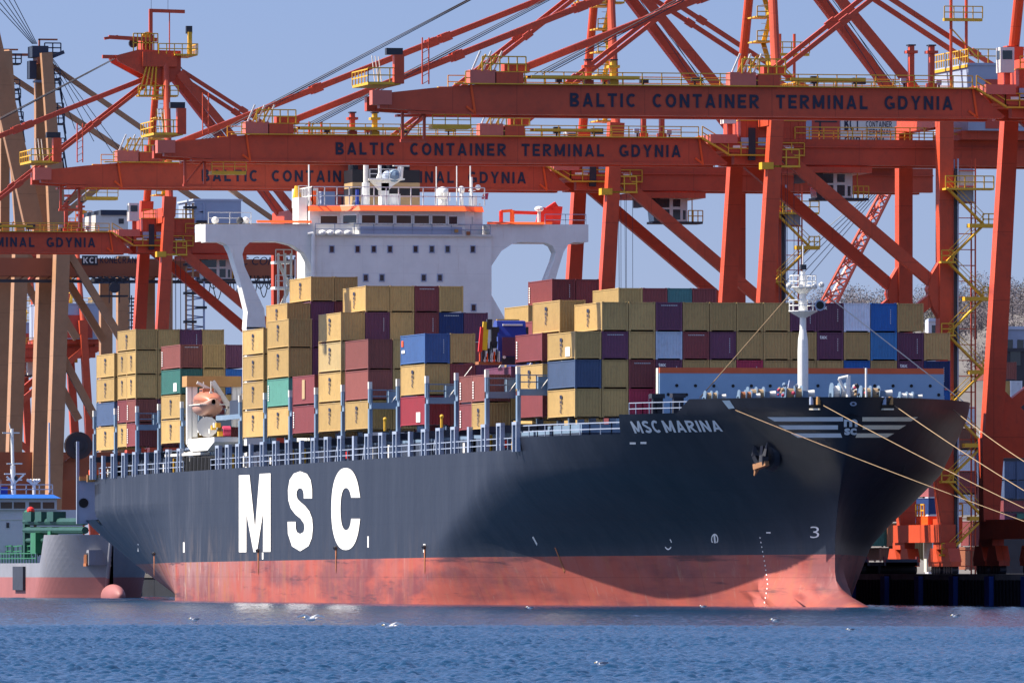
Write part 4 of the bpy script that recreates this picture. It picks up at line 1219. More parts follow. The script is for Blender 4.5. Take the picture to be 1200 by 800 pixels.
# ------------------------------------------------------------------ containers
_CM = {}
def container_meshes(L, W, H):
    """corrugated body and frame, origin at the bottom of the forward (+x) starboard (-y) corner"""
    key = (round(L, 2), round(H, 2))
    if key in _CM: return _CM[key]
    mb = MB()
    d = 0.045
    def corr(n, p0, axis, nrm, z0, z1):
        """n trapezoid ribs along axis from p0"""
        length = axis.length; a = axis / length; pitch = length / n
        prof = []
        for i in range(n):
            for f, o in ((0.0, 0), (.28, 0), (.42, 1), (.86, 1)):
                prof.append((i * pitch + f * pitch, -d * o))
        prof.append((length, 0))
        vs = []
        for s, o in prof:
            q = p0 + a * s + nrm * o
            vs += [(q.x, q.y, z0), (q.x, q.y, z1)]
        return vs, [(2 * i, 2 * i + 2, 2 * i + 3, 2 * i + 1) for i in range(len(prof) - 1)]
    z0, z1 = .17, H - .08
    nl = 34 if L > 8 else 17
    for p0, ax, nr, n in ((Vector((-L + .12, 0.03, 0)), Vector((L - .24, 0, 0)), Vector((0, -1, 0)), nl),
                          (Vector((-0.03, .12, 0)), Vector((0, W - .24, 0)), Vector((1, 0, 0)), 8),
                          (Vector((-.12, W - .03, 0)), Vector((-L + .24, 0, 0)), Vector((0, 1, 0)), nl),
                          (Vector((-L + .03, W - .12, 0)), Vector((0, -W + .24, 0)), Vector((-1, 0, 0)), 8)):
        v, f = corr(n, p0, ax, nr, z0, z1); mb.add(v, f, 'container_tan')
    mb.add([(-L + .05, .05, z1 + .03), (-.05, .05, z1 + .03), (-.05, W - .05, z1 + .03), (-L + .05, W - .05, z1 + .03)], [(0, 1, 2, 3)], 'container_tan')
    mb.add([(-L + .05, .05, z0), (-.05, .05, z0), (-.05, W - .05, z0), (-L + .05, W - .05, z0)], [(3, 2, 1, 0)], 'container_tan')
    body = mb
    fr = MB()
    for x in (-L, -.13):
        for y in (0, W - .13): fr.box(x, x + .13, y, y + .13, .12, H - .12, 'container_tan')
    for y in (0, W - .07):
        fr.box(-L + .13, -.13, y, y + .07, .12, .19, 'container_tan'); fr.box(-L + .13, -.13, y, y + .07, H - .10, H - .03, 'container_tan')
    for x in (-L, -.09):
        fr.box(x, x + .09, .13, W - .13, .10, .2, 'container_tan'); fr.box(x, x + .09, .13, W - .13, H - .12, H - .03, 'container_tan')
    for x in (-L, -.18):
        for y in (0, W - .18):
            for z in (0, H - .12): fr.box(x, x + .18, y - .005, y + .185, z, z + .12, 'container_tan')
    _CM[key] = [None, None]
    out = []
    for m, nmx in ((body, 'shipping_container'), (fr, 'frame')):
        me = bpy.data.meshes.new(nmx); me.from_pydata(m.v, [], m.f); me.materials.append(MATS['container_tan']); me.update(); out.append(me)
    _CM[key] = out
    return out
_LT = {}
def label_mesh(kind, L, W, H):
    key = (kind, round(L, 1), round(H, 2))
    if key in _LT: return _LT[key]
    mb = MB()
    yo = -.035
    if kind == 'logo':           # stacked dark logo and letters down the side
        xc = -L * .5; w = .95 if L > 8 else .8
        def fn(x0, x1, za, zb_): return lambda a, b: (x0 + (x1 - x0) * a, yo, za + (zb_ - za) * b)
        z1 = H - .52
        mb.add([(xc - w * .55, yo, z1 - .34), (xc + w * .55, yo, z1 - .34), (xc + w * .55, yo, z1), (xc - w * .55, yo, z1)], [(0, 1, 2, 3)], 'navy_letter')
        for i, ch in enumerate('MSC'):
            letters(mb, ch, fn(xc - w * .5, xc + w * .5, z1 - .78 - .42 * i, z1 - .42 - .42 * i), 'navy_letter', bold=.05)
    elif kind == 'tex':          # on the forward end
        letters(mb, 'tex', lambda a, b: (.02, .22 + .72 * a, H - .62 + .34 * b), 'mark_white', bold=.03)
        for i in range(6): mb.box(.005, .02, W - .55, W - .5, H - 1.7 + i * .2, H - 1.58 + i * .2, 'mark_white')
    elif kind == 'numbers':      # line of small figures on the forward end
        for i in range(7): mb.box(.005, .02, W - .62, W - .56, H - 1.9 + i * .2, H - 1.78 + i * .2, 'mark_grey')
    elif kind == 'topline':
        for i in range(9): mb.box(.005, .02, .5 + i * .17, .62 + i * .17, H - .36, H - .28, 'mark_grey')
    elif kind == 'sidecode':     # white code down the after edge of the side
        for i in range(7): mb.box(-L + .5, -L + .95, yo, yo + .02, H - 2.2 + i * .24, H - 2.05 + i * .24, 'mark_white')
    elif kind == 'plate':        # white panel on the side
        mb.box(-L * .34, -L * .34 + 2.0, yo, yo + .02, H * .12, H * .45, 'mark_white')
    elif kind == 'redmark':
        mb.box(-L + .6, -L + 1.5, yo, yo + .02, H * .62, H * .82, 'orange_trim'); mb.box(-L + .7, -L + 2.2, yo, yo + .02, H * .4, H * .5, 'mark_white')
    elif kind == 'yellow_name':
        mb.box(.005, .02, .35, .6, H - 1.1, H - .75, 'truck_yellow'); letters(mb, 'TRITON', lambda a, b: (.02, .8 + 1.1 * a, H - 1.05 + .26 * b), 'truck_yellow', bold=.02)
    elif kind == 'buffpanel':
        mb.box(-L * .55, -L * .55 + 1.5, yo, yo + .02, H * .2, H * .85, 'buff')
    elif kind == 'tank':
        mb.box(-L * .5, -L * .5 + 4, yo - .1, yo + .02, .3, H - .3, 'tarp_silver')
    me = bpy.data.meshes.new('lettering'); me.from_pydata(mb.v, [], mb.f)
    for m in mb.mats: me.materials.append(MATS[m])
    me.polygons.foreach_set('material_index', mb.m); me.update()
    _LT[key] = me
    return me
ORD = ['first', 'second', 'third', 'fourth', 'fifth', 'sixth', 'seventh', 'eighth', 'ninth', 'tenth', 'eleventh', 'twelfth', 'thirteenth', 'fourteenth', 'fifteenth', 'sixteenth']
def container(pos, col, label, group, L=12.19, H=2.59, marks=(), rot=0.0, W=2.438):
    b, f = container_meshes(L, W, H)
    o = bpy.data.objects.new('shipping_container', b); COL.objects.link(o)
    o.location = pos; o.rotation_euler = (0, 0, rot)
    o.material_slots[0].link = 'OBJECT'; o.material_slots[0].material = MATS['container_' + col]
    tag(o, label, 'shipping container', group)
    q = bpy.data.objects.new('frame', f); COL.objects.link(q); q.parent = o
    q.material_slots[0].link = 'OBJECT'; q.material_slots[0].material = MATS['container_' + col]
    for k in marks:
        t = bpy.data.objects.new('lettering', label_mesh(k, L, W, H)); COL.objects.link(t); t.parent = o
    return o

PITCH = 2.5
BAYNAME = {1: 'front block behind breakwater', 2: 'second block from bow', 3: 'third block from bow', 4: 'fourth block from bow',
           5: 'fifth block from bow', 6: 'sixth block from bow', 7: 'seventh block from bow', 8: 'eighth block from bow', 9: 'ninth block from bow',
           10: 'tenth block from bow', 11: 'last block before bridge', 12: 'block behind lifeboat', 14: 'second block from stern', 15: 'sternmost block'}
GRP = 'containers stacked on the ship'
def row_y(b, r): return -20.0 + PITCH * r
def stack(b, r, tops, cols, marks=None, halves=None, yoff=0.0):
    """tops: photo rows of tier boundaries, lowest first (bottom of tier 1, top of tier 1, ...), read at the forward corner"""
    x = BAYX[b]; y = row_y(b, r) + yoff
    zz = [P(600, v, x=x).z for v in tops]
    n = len(cols)
    for i, c in enumerate(cols):
        H = zz[i + 1] - zz[i] - .035
        tier = ('bottom' if i == 0 else 'top' if i == n - 1 else ORD[i])
        where = f'{tier} tier, {ORD[r]} row from starboard, {BAYNAME[b]}'
        mk = (marks or {}).get(i, ())
        if c is None: continue
        if isinstance(c, tuple):     # two short boxes end to end
            for h, cc in enumerate(c):
                xx = x - (6.1 if h == 0 else 0)
                container((xx, y, zz[i]), cc, f'short {CWORD[cc]} container, {"aft" if h == 0 else "forward"} half, {where}', GRP, L=6.06, H=H,
                          marks=(['logo'] if cc.startswith('tan') else ['sidecode'] if cc in ('maroon', 'salmon') else []))
        else:
            m = list(mk)
            if c.startswith('tan') and r < 3 and 'nologo' not in m: m.append('logo')
            m = [k for k in m if k != 'nologo']
            container((x, y, zz[i]), c, f'{CWORD[c]} container, {where}', GRP, H=H, marks=m)
T = 'tan'
# sternmost stacks
stack(15, 0, [528.5, 500, 471.7, 443.5, 415], [T, 'steel', T, T])
stack(14, 0, [524.5, 496, 468.5, 440, 412, 387], [(T, 'maroon'), ('maroon', 'salmon'), (T, T), (T, T), T])
stack(14, 1, [524.5, 496, 468.5, 440, 412, 387], ['maroon', 'purple', T, T, T], {4: ['nologo'], 3: ['nologo'], 2: ['nologo']})
stack(14, 2, [524.5, 496, 468.5, 440, 412, 387], [T, 'purple', T, T, 'purple'], {4: ['numbers']})
stack(14, 3, [524.5, 496, 468.5, 440, 412, 387], [T, T, 'maroon', T, T])
stack(12, 0, [520.3, 491.5, 462.8, 433, 404.5], [T, T, 'green', 'salmon'], {2: ['plate'], 3: ['sidecode', 'topline']})
stack(12, 1, [520.3, 491.5, 462.8, 433, 404.5], [T, 'maroon', T, T], {3: ['nologo'], 2: ['nologo'], 0: ['nologo']})
stack(12, 2, [520.3, 491.5, 462.8, 433, 404.5], ['maroon', T, 'blue', 'purple'])
# bays before the bridge
stack(11, 0, [513, 480, 446.5, 416, 385], [T, T, T, T])
stack(11, 1, [513, 480, 446.5, 416, 385, 355.5], [T, T, T, 'maroon', T])
stack(11, 2, [513, 480, 446.5, 416, 385, 354, 324.8], [T, T, 'maroon', T, 'purple', T])
stack(11, 3, [513, 480, 446.5, 416, 385, 354, 324.8], [T, 'maroon', T, T, 'maroon', T], {4: ['numbers']})
stack(10, 0, [511, 476.5, 443, 408, 374], [T, 'mint', T, T], {1: ['sidecode']})
stack(10, 1, [511, 476.5, 443, 408, 374], [T, 'purple', 'purple', 'purple'])
stack(9, 0, [508, 474, 439], ['maroon', 'maroon'], {0: ['sidecode'], 1: ['buffpanel']})
gt = [506, 471, 435.5, 400.5, 366, 335]
stack(8, 0, gt[:5], [T, T, 'tan_pale', T])
for r, cs in ((1, [T, T, 'maroon', 'purple', T]), (2, [T, 'maroon', T, T, T]), (3, ['maroon', T, T, 'maroon', 'maroon']), (4, [T, T, 'navy', 'navy', T])):
    stack(8, r, gt, cs, {3: ['numbers'] if cs[3] in ('purple', 'maroon') else ['topline'] if cs[3] == 'navy' else ['nologo'], 4: ['topline'] if cs[4] == 'maroon' else []})
stack(8, 5, gt[:5], [T, T, 'maroon', 'purple'])
stack(7, 0, [503.5, 468.8, 433, 397.3], [T, 'salmon', 'salmon'])
stack(7, 1, [503.5, 468.8, 433, 397.3], [T, T, T], {0: ['nologo'], 1: ['nologo'], 2: ['nologo']})
it = [498.5, 463, 426, 390.3]
stack(5, 0, it, ['red', T, 'mid_blue'], {0: ['plate'], 2: ['redmark', 'numbers']})
stack(5, 1, it, ['maroon', 'maroon', T], {2: ['nologo']})
stack(5, 2, it[:3], ['purple', 'purple'])
stack(3, 0, [503.5, 471, 437.8], [('maroon', T), ('salmon', 'salmon')])
stack(3, 1, [492, 463, 428.5], [T, 'purple'], {0: ['nologo']})
stack(3, 2, [492, 463, 428.5], [T, 'purple'], {0: ['nologo'], 1: ['tex']})
stack(3, 3, [492, 463, 428.5], [T, T])
# port side stacks seen between the bridge and the front bay
et = [511, 480, 448, 418, 386, 356.8]
stack(10, 10, et, [T, 'maroon', T, 'purple', T])
stack(10, 11, et + [326], [T, T, 'maroon', T, 'purple', 'maroon'], {5: ['numbers', 'sidecode']})
stack(10, 12, et + [326], ['maroon', T, T, 'maroon', 'purple', 'maroon'])
ht = [503.5, 469, 434, 401, 367.5, 351.5, 336]
ht = [503.5, 466, 433, 400, 368, 336]
for r, c in zip((10, 11, 12, 13), (T, 'maroon', 'teal', 'maroon')): stack(7, r, ht, ['maroon', T, 'purple', T, c], yoff=.15)
it2 = [500, 462, 431, 403, 375.5]
stack(4, 3, it2, [T, 'maroon', 'navy', 'maroon'], {3: ['yellow_name']})
stack(5, 6, [498.5, 467, 436, 404, 373], [T, T, 'maroon', T])
kt2 = [489, 456, 423, 389]
stack(2, 1, [489, 456, 425], ['maroon', T])
stack(2, 2, [489, 456, 423, 389, 350.5], [T, 'maroon', T, T], yoff=-.9)
# the maroon box half hidden behind the front bay
zz_ = P(600, 423, x=-14.5).z
container((-14.5, row_y(2, 1) - .05, zz_), 'maroon', 'maroon container beside the blue truck, on the tan box behind the front bay', GRP, H=P(600, 389, x=-14.5).z - zz_ - .03, marks=['sidecode'])
# front bay, thirteen boxes across
kt = [488.5, 454.3, 420.3, 387, 352.3]
F4 = [T, T, 'purple', T, T, T, T, 'purple', 'purple', 'grey', 'blue', T]
F3 = [T, 'purple', T, 'ice', 'maroon', 'purple', T, T, T, 'purple', T, 'light_blue', 'purple', T]
F2 = ['navy', T, 'maroon', 'purple', T, T, 'crimson', T, T, T, 'blue', T, 'purple', 'navy']
F1 = [T, T, 'crimson', T, 'maroon', T, T, 'purple', T, T, 'maroon', T, 'navy', 'blue']
for i in range(14):
    r = i + 1
    cols = [F1[i], F2[i], F3[i]]; tp = kt[:4]
    if 1 <= i <= 12: cols.append(F4[i - 1]); tp = kt
    mk = {}
    if i == 0: cols[1] = 'steel'; mk = {2: ['plate']}
    for j, c in enumerate(cols):
        if c in ('purple', 'maroon', 'navy', 'blue', 'crimson') and j not in mk: mk[j] = ['numbers'] if (i + j) % 3 else ['topline']
    if i in (3,): mk[1] = ['tex']
    if i == 12: mk[1] = ['tex']
    if i == 9: mk[2] = ['tex']; mk[3] = ['tex']
    stack(1, r, tp, cols, mk)

# the truck carried on deck, on top of the third bay's stacks
def truck():
    x = -33.0
    p = lambda u, v, xx=x: P(u, v, x=xx)
    base = p(600, 427.5)
    t = thing('truck', (x, base.y, base.z), 'blue truck cab carried on top of containers amidships beside red and yellow machinery', 'truck')
    y = lambda u: p(u, 400).y
    z = lambda v: p(600, v).z
    mb = MB()
    yl, yr = y(583.5), y(617)
    prof = [(x - 2.2, z(427)), (x - 2.2, z(379)), (x - 1.6, z(375)), (x - .5, z(376)), (x - .05, z(393)), (x, z(396)), (x, z(420)), (x - .3, z(427))]
    mb.prism([(a, yl, b) for a, b in prof], (0, yr - yl, 0), 'truck_blue')
    cabm = mb.build('cab', t)
    mb = MB(); mb.add([(x - .05 + .02, y(590), z(394.5)), (x - .05 + .02, y(615), z(394.5)), (x - .42, y(613.5), z(381.5)), (x - .42, y(590), z(381.5))], [(0, 1, 2, 3)], 'dark_window'); mb.build('windscreen', t)
    mb = MB(); mb.box(x - .42, x - .2, y(590), y(613), z(381.5), z(379.5), 'mark_white'); mb.build('sun_visor', t)
    mb = MB(); mb.box(x - .02, x + .06, y(588.5), y(616.5), z(417), z(395), 'container_purple'); mb.build('front_panel', t)
    mb = MB(); mb.box(x - .2, x + .15, y(588), y(617), z(427), z(418), 'dark_steel')
    for i in range(5): mb.box(x + .15, x + .2, y(595), y(611), z(420 + i * 1.4), z(419.4 + i * 1.4), 'deck_dark')
    mb.build('bumper', t)
    for u in (591, 614.5):
        mb = MB(); q = p(u, 418.5, x + .16); mb.tube(q, q + Vector((.06, 0, 0)), .14, 'white_paint', n=10); mb.build('headlight', t)
    for u in (583, 617.5):
        mb = MB(); q = p(u, 388, x - .3); mb.box(q.x, q.x + .15, q.y - .12, q.y + .12, q.z - .5, q.z + .4, 'dark_steel'); mb.build('mirror', t)
    for sgn in (0, 1):
        mb = MB(); yy = yl + .2 + sgn * (yr - yl - .4); mb.tube((x - 1.1, yy - .16, z(427) + .48), (x - 1.1, yy + .16, z(427) + .48), .5, 'black_rubber', n=14); mb.build('wheel', t)
    mb = MB(); mb.box(x - 2.2, x - 1.9, yl + .3, yr - .3, z(377), z(373.5), 'yellow'); mb.build('roof_rack', t)
    # knuckle-boom machine standing beside it
    x2 = -31.0
    b = p(572, 427, x2)
    k = thing('loading_crane', (x2, b.y, b.z), 'red and yellow folded crane machine with black hoses beside the blue truck cab', 'machine')
    p2 = lambda u, v: P(u, v, x=x2)
    yy = lambda u: p2(u, 400).y; zz = lambda v: p2(570, v).z
    mb = MB(); mb.box(x2 - 1.6, x2, yy(561), yy(588), zz(427), zz(423.5), 'rusty')
    for i in range(9): mb.box(x2 - .2, x2 + .05 * i, yy(562 + i * 2.7), yy(563.3 + i * 2.7), zz(424), zz(random.uniform(409, 416)), ['orange_trim', 'dark_steel', 'white_dirty'][i % 3])
    mb.build('base_frame', k)
    mb = MB(); mb.beam(p2(562.5, 412), p2(564.5, 383), .36, .35, 'truck_red', side=(0, 1, 0), w2=.24); mb.build('inner_arm', k)
    mb = MB(); mb.beam(p2(567, 410), p2(569.5, 377), .55, .3, 'truck_yellow', side=(0, 1, 0)); mb.build('outer_arm', k)
    mb = MB(); mb.beam(p2(573, 386), p2(573.5, 374), .5, .4, 'dark_steel', side=(0, 1, 0))
    mb.box(x2 - .6, x2 - .1, yy(576), yy(582.5), zz(410), zz(383), 'dark_steel')
    for i in range(7): mb.tube(p2(567 + i * 2.2, 421), p2(568 + i * 2.4, 400 + (i % 3) * 4), .08, 'black_rubber', n=6)
    mb.build('hose_pack', k)
    mb = MB(); mb.box(x2, x2 + .12, yy(577.5), yy(583), zz(416), zz(408), 'white_paint'); mb.box(x2, x2 + .1, yy(567.5), yy(571), zz(418), zz(411), 'white_paint'); mb.build('control_box', k)
truck()

# ------------------------------------------------------------------ quay cranes
def sts_crane():
    """one ship-to-shore crane in local axes: x along the quay, y inland from the water-side rail, z above the quay"""
    t = thing('quay_crane', (0, 0, 0), 'crane', 'quay crane', 'orange-red quay cranes along the berth', local=True)
    R, Y = 'crane_red', 'yellow'
    S, G = 8.8, 19.5
    ZB0, ZB1 = 41.6, 44.1                 # boom underside and top
    def part(fn, name, parent=t, smooth=False):
        mb = MB(); fn(mb); o = mb.build(name, None, smooth); o.parent = parent; return o
    # water-side legs leaning inland, land-side legs upright
    for s in (-1, 1):
        def leg(mb):
            mb.beam((s * S, 0.0, 12.5), (s * S, 1.95, 46.0), 1.8, 1.75, R, h2=1.3, side=(1, 0, 0))
            mb.beam((s * S, -.2, 4.8), (s * S, 0.0, 12.5), 1.8, 1.5, R, h2=2.1, side=(1, 0, 0))
        part(leg, 'waterside_leg')
        def leg2(mb):
            mb.beam((s * S, G, 12.0), (s * S, G, 46.0), 1.8, 1.45, R, side=(1, 0, 0))
            mb.beam((s * S, G + .25, 4.8), (s * S, G, 12.0), 1.8, 1.5, R, h2=2.6, side=(1, 0, 0))
            # rounded gusset where the braces meet the leg
            mb.prism([(s * S - .7, G - .7, 31.6), (s * S - .7, G - 1.5, 30.3), (s * S - .7, G - 1.9, 28.8), (s * S - .7, G - 1.5, 27.2), (s * S - .7, G - .7, 25.8)], (1.4, 0, 0), R)
        part(leg2, 'landside_leg')
        part(lambda mb: mb.beam((s * S, 1.9, 43.0), (s * S, G - 1.4, 29.6), 1.1, 1.15, R), 'upper_brace')
        part(lambda mb: mb.beam((s * S, G - 1.4, 27.8), (s * S, 1.2, 15.0), 1.1, 1.15, R), 'lower_brace')
        def portal(mb):
            mb.beam((s * S, .8, 12.3), (s * S, G - .7, 12.3), 1.5, 3.2, R)
            mb.prism([(s * S - .6, 1.0, 13.8), (s * S - .6, 4.2, 13.8), (s * S - .6, 1.0, 17.0)], (1.2, 0, 0), R)
        part(portal, 'portal_beam')
    for y, nm in ((0.0, 'waterside_sill'), (G, 'landside_sill')):
        def sill(mb):
            mb.beam((-S - 1.6, y, 4.1), (S + 1.6, y, 4.1), 1.5, 1.8, R)
        part(sill, nm)
        for s in (-1, 1):
            def bogie(mb):
                for k in (-1, 1):
                    c = s * S + k * 2.6
                    mb.prism([(c - 2.2, y - .6, 1.2), (c + 2.2, y - .6, 1.2), (c + 1.2, y - .6, 2.6), (c - 1.2, y - .6, 2.6)], (0, 1.2, 0), R)
                    for q in (-1.5, -.5, .5, 1.5): mb.tube((c + q * 1.05, y - .3, .42), (c + q * 1.05, y + .3, .42), .42, 'dark_steel', n=12)
                    mb.box(c - 2.3, c + 2.3, y - .5, y + .5, .75, 1.25, R)
                mb.beam((s * S - 2.6, y, 2.85), (s * S + 2.6, y, 2.85), 1.1, .7, R)
            part(bogie, 'bogie')
    for y in (1.9, G):
        part(lambda mb: (mb.beam((-S, y, 46.2), (S, y, 46.2), 1.5, 1.9, R)), 'cross_beam')
    # boom: two box girders, tapered nose, joined by ties
    def boom(mb):
        for s in (-1, 1):
            x0 = s * 3.1 - .55
            mb.prism([(x0, -59.8, ZB0 + 1.6), (x0, -59.8, ZB0 + .3), (x0, -54, ZB0), (x0, -4.6, ZB0), (x0, -1.8, ZB0), (x0, -2.9, ZB0 + .9), (x0, -4.6, ZB1), (x0, -51, ZB1), (x0, -55, ZB1 - .35)], (1.1, 0, 0), R)
            mb.box(x0 - .12, x0 + 1.22, -57, -2, ZB0 - .18, ZB0 + .02, R)
        for y in (-57, -48.5, -40, -32, -24, -16, -8): mb.beam((-2.6, y, ZB0 + 1.2), (2.6, y, ZB0 + 1.2), .8, .9, R)
    bo = part(boom, 'boom')
    for u0, u1, w in ((392.5, 462, 'BALTIC'), (479.5, 592, 'CONTAINER'), (610, 707, 'TERMINAL'), (725, 797.5, 'GDYNIA')):
        def txt(mb):
            ya, yb = (u0 - 874.5) / 11.39, (u1 - 874.5) / 11.39
            letters(mb, w, lambda a, b: (3.72, ya + (yb - ya) * a, ZB0 + .56 + 1.24 * b), 'navy_letter', bold=.05, space=1.25)
        part(txt, 'boom_lettering', bo)
    def boomrail(mb):
        for s in (-1, 1):
            mb.rail([(s * 4.1, -52, ZB1), (s * 4.1, -5, ZB1)], Y, h=1.15, step=1.75, r=.045)
            mb.box(s * 3.9 - .35, s * 3.9 + .35, -53, -4.6, ZB1 + .0, ZB1 + .1, Y)
        mb.rail([(4.1, -4.6, ZB1), (4.1, -1.9, ZB0 + .9), (4.1, 6, ZB0 + .9)], Y, h=1.2, step=1.2, r=.05)
        mb.beam((4.05, -4.6, ZB1), (4.05, -1.9, ZB0 + .9), .7, .18, Y); mb.box(3.7, 4.4, -1.9, 6, ZB0 + .75, ZB0 + .9, Y)
    part(boomrail, 'walkway_rail', bo)
    rr = random.Random(5)
    for i in range(12):
        def gear(mb):
            y = -50 + i * 3.9; x = rr.choice((-1.5, 0, 1.5, 2.6)); c = rr.choice(['dark_steel', 'dark_steel', 'house_grey', 'crane_red'])
            mb.box(x - .3, x + .3, y - .35, y + rr.uniform(.1, .9), ZB1 + .5, ZB1 + rr.uniform(.8, 1.2), c)
            mb.box(x - .06, x + .06, y - .1, y + .05, ZB1 - .3, ZB1 + .6, 'dark_steel')
        part(gear, 'boom_lamp', bo)
    def nose(mb):
        mb.box(2.4, 3.8, -60.5, -58.7, ZB0 + .6, ZB0 + 1.9, 'salmon')
        mb.box(-3.8, 3.8, -60.9, -57.9, ZB1 - .1, ZB1 + .15, Y)
        mb.rail([(3.8, -60.9, ZB1 + .1), (3.8, -57.9, ZB1 + .1)], Y, h=1.3, step=.8, r=.05); mb.rail([(-3.8, -60.9, ZB1 + .1), (3.8, -60.9, ZB1 + .1)], Y, h=1.2, step=1.4, r=.05)
        mb.box(3.0, 3.9, -58.5, -57.6, ZB1, ZB1 + 2.6, R); mb.box(3.0, 3.8, -59.2, -57.7, ZB1 + 2.6, ZB1 + 3.2, 'dark_steel')
        for q in (-55.8, -55.2): mb.tube((3.2, q, ZB1), (3.2, q, ZB1 + 4.2), .07, R, n=5)
        for i in range(6): mb.beam((3.2, -55.8, ZB1 + i * .7), (3.2, -55.2, ZB1 + i * .7 + .35), .06, .06, R)
        for k in range(3): mb.tube((2 - k, -59.9 + k * .5, ZB1), (2 - k, -60.2 + k * .5, ZB1 + 2.6), .05, 'white_dirty', n=5)
        for y in (-57.5, -55.5): mb.box(2.4, 2.7, y - .12, y + .12, ZB0 - 2.6, ZB0, R); 
        mb.box(2.3, 2.8, -57.7, -55.3, ZB0 - 2.7, ZB0 - 2.45, R); mb.beam((2.5, -57.5, ZB0 - 2.5), (2.5, -55.5, ZB0), .14, .14, R)
        mb.box(1.5, 3.4, -54.9, -51.4, ZB0 - 1.5, ZB0 - 1.15, Y); mb.rail([(3.4, -54.9, ZB0 - 1.15), (3.4, -51.4, ZB0 - 1.15)], Y, h=.9, step=1.1, r=.04)
    part(nose, 'boom_nose', bo)
    BR = [(-48.0, 2.6)]
    def brackets(mb):
        for y, w in BR:
            mb.box(-4.2, 4.2, y - w / 2, y + w / 2, ZB1 - .02, ZB1 + 1.1, R); mb.box(2.4, 3.9, y - .4, y + w * .75, ZB1 + 1.1, ZB1 + 1.9, R)
            mb.rail([(4.3, y - 2.5, ZB1 + 1.2), (4.3, y + 1.5, ZB1 + 1.2)], Y, h=1.3, step=.7, r=.055)
            mb.box(2.4, 4.2, y - 3.6, y - 1.2, ZB1 + .1, ZB1 + 1.3, 'salmon')
            for k in range(5): mb.beam((3.9, y - 3.4 + k * .5, ZB1 + 1.2), (3.9, y - 2.6 + k * .5, ZB1 + 3.0 - .3 * (k % 2)), .16, .16, Y if k % 2 else 'white_dirty')
            mb.box(2.0, 4.3, y + 2, y + 12 if y < -40 else y + 9, ZB1 + .6, ZB1 + .85, Y)
    part(brackets, 'stay_bracket', bo)
    BR[0] = (-24.0, 2.0)
    part(brackets, 'stay_bracket', bo)
    for y, hh in ((-10.5, 4.0), (-8.6, 4.0), (-40.5, 2.4), (-38.2, 2.4)):
        def posts(mb):
            m_ = Y if y == -38.2 else R
            mb.box(2.7, 3.5, y - .22, y + .22, ZB1, ZB1 + hh, m_); mb.box(2.5, 3.7, y - .5, y + .5, ZB1 + hh - .8, ZB1 + hh - .55, m_); mb.box(2.55, 3.65, y - .4, y + .4, ZB1, ZB1 + .5, m_); mb.box(2.6, 3.6, y - .34, y + .34, ZB1 + hh - .12, ZB1 + hh, 'dark_steel')
        part(posts, 'buffer_post', bo)
    for y in (-51.5, -4.9):                     # bright strut marks on the web
        def strut(mb): mb.beam((3.75, y, ZB1 + .3), (3.75, y + .45, ZB0 - .2), .1, .2, 'orange_trim'); mb.beam((3.75, y + .45, ZB0 - .1), (3.75, y - .35, ZB0 + .5), .1, .2, 'orange_trim')
        part(strut, 'web_strut', bo)
    # inland girder with machinery house
    def girder(mb):
        for s in (-1, 1):
            mb.box(s * 3.1 - .65, s * 3.1 + .65, -1.2, 38.5, ZB0 - .1, ZB0 + 2.5, R)
            mb.box(s * 3.1 - .95, s * 3.1 + .95, -.5, 38.5, ZB0 + 1.65, ZB0 + 1.78, R)
        for y in (6, 13, 26, 32, 38): mb.beam((-2.5, y, ZB0 + 1.3), (2.5, y, ZB0 + 1.3), .9, .9, R)
        mb.prism([(-4, -3.6, ZB0 + 2.0), (-4, -3.0, ZB0 + 1.2), (-4, 1.2, ZB0 + .9), (-4, 3.4, ZB0 + 2.0)], (8, 0, 0), R)
        mb.box(-4.4, 4.4, -3.8, -1.0, ZB0 + 2.0, ZB0 + 2.9, 'salmon'); mb.box(-4, 4, -.6, 6.2, ZB0 + 2.2, ZB0 + 4.4, R)
        for i in range(8): mb.box(-4.05, 4.05, -.5 + i * .85, -.42 + i * .85, ZB0 + 2.2, ZB0 + 4.4, R)
        mb.box(-4.1, 4.1, -.65, 6.25, ZB0 + 4.3, ZB0 + 4.42, Y); mb.rail([(4.0, -.5, ZB0 + 4.4), (4.0, 6, ZB0 + 4.4)], Y, h=1.1, step=1.1, r=.05)
        mb.box(2.6, 4.2, -2.4, -1.1, ZB0 + 4.0, ZB0 + 6.3, 'white_dirty'); mb.box(4.2, 4.23, -2.2, -1.3, ZB0 + 5.2, ZB0 + 6.0, 'dark_window'); mb.box(2.8, 4.0, -2.43, -2.4, ZB0 + 5.2, ZB0 + 6.0, 'dark_window'); mb.beam((3.4, -1.6, ZB0 + 2.9), (3.4, -1.6, ZB0 + 4.0), .5, .5, R)
        mb.box(-3.6, 3.9, -1.6, 6, ZB0 + .9, ZB0 + 2.7, R)
        for y in (-.6, 1.2): mb.box(3.9, 4.1, y, y + .8, ZB0 + 1.8, ZB0 + 2.6, 'house_grey')
        mb.box(3.8, 4.2, .2, .9, ZB0 + .3, ZB0 + 3.6, 'dark_steel')
        for y in (-1.4, 3.5): mb.box(3.95, 4.05, y, y + 1.4, ZB0 + 1.55, ZB0 + 1.8, 'mark_white')
    gi = part(girder, 'trolley_girder')
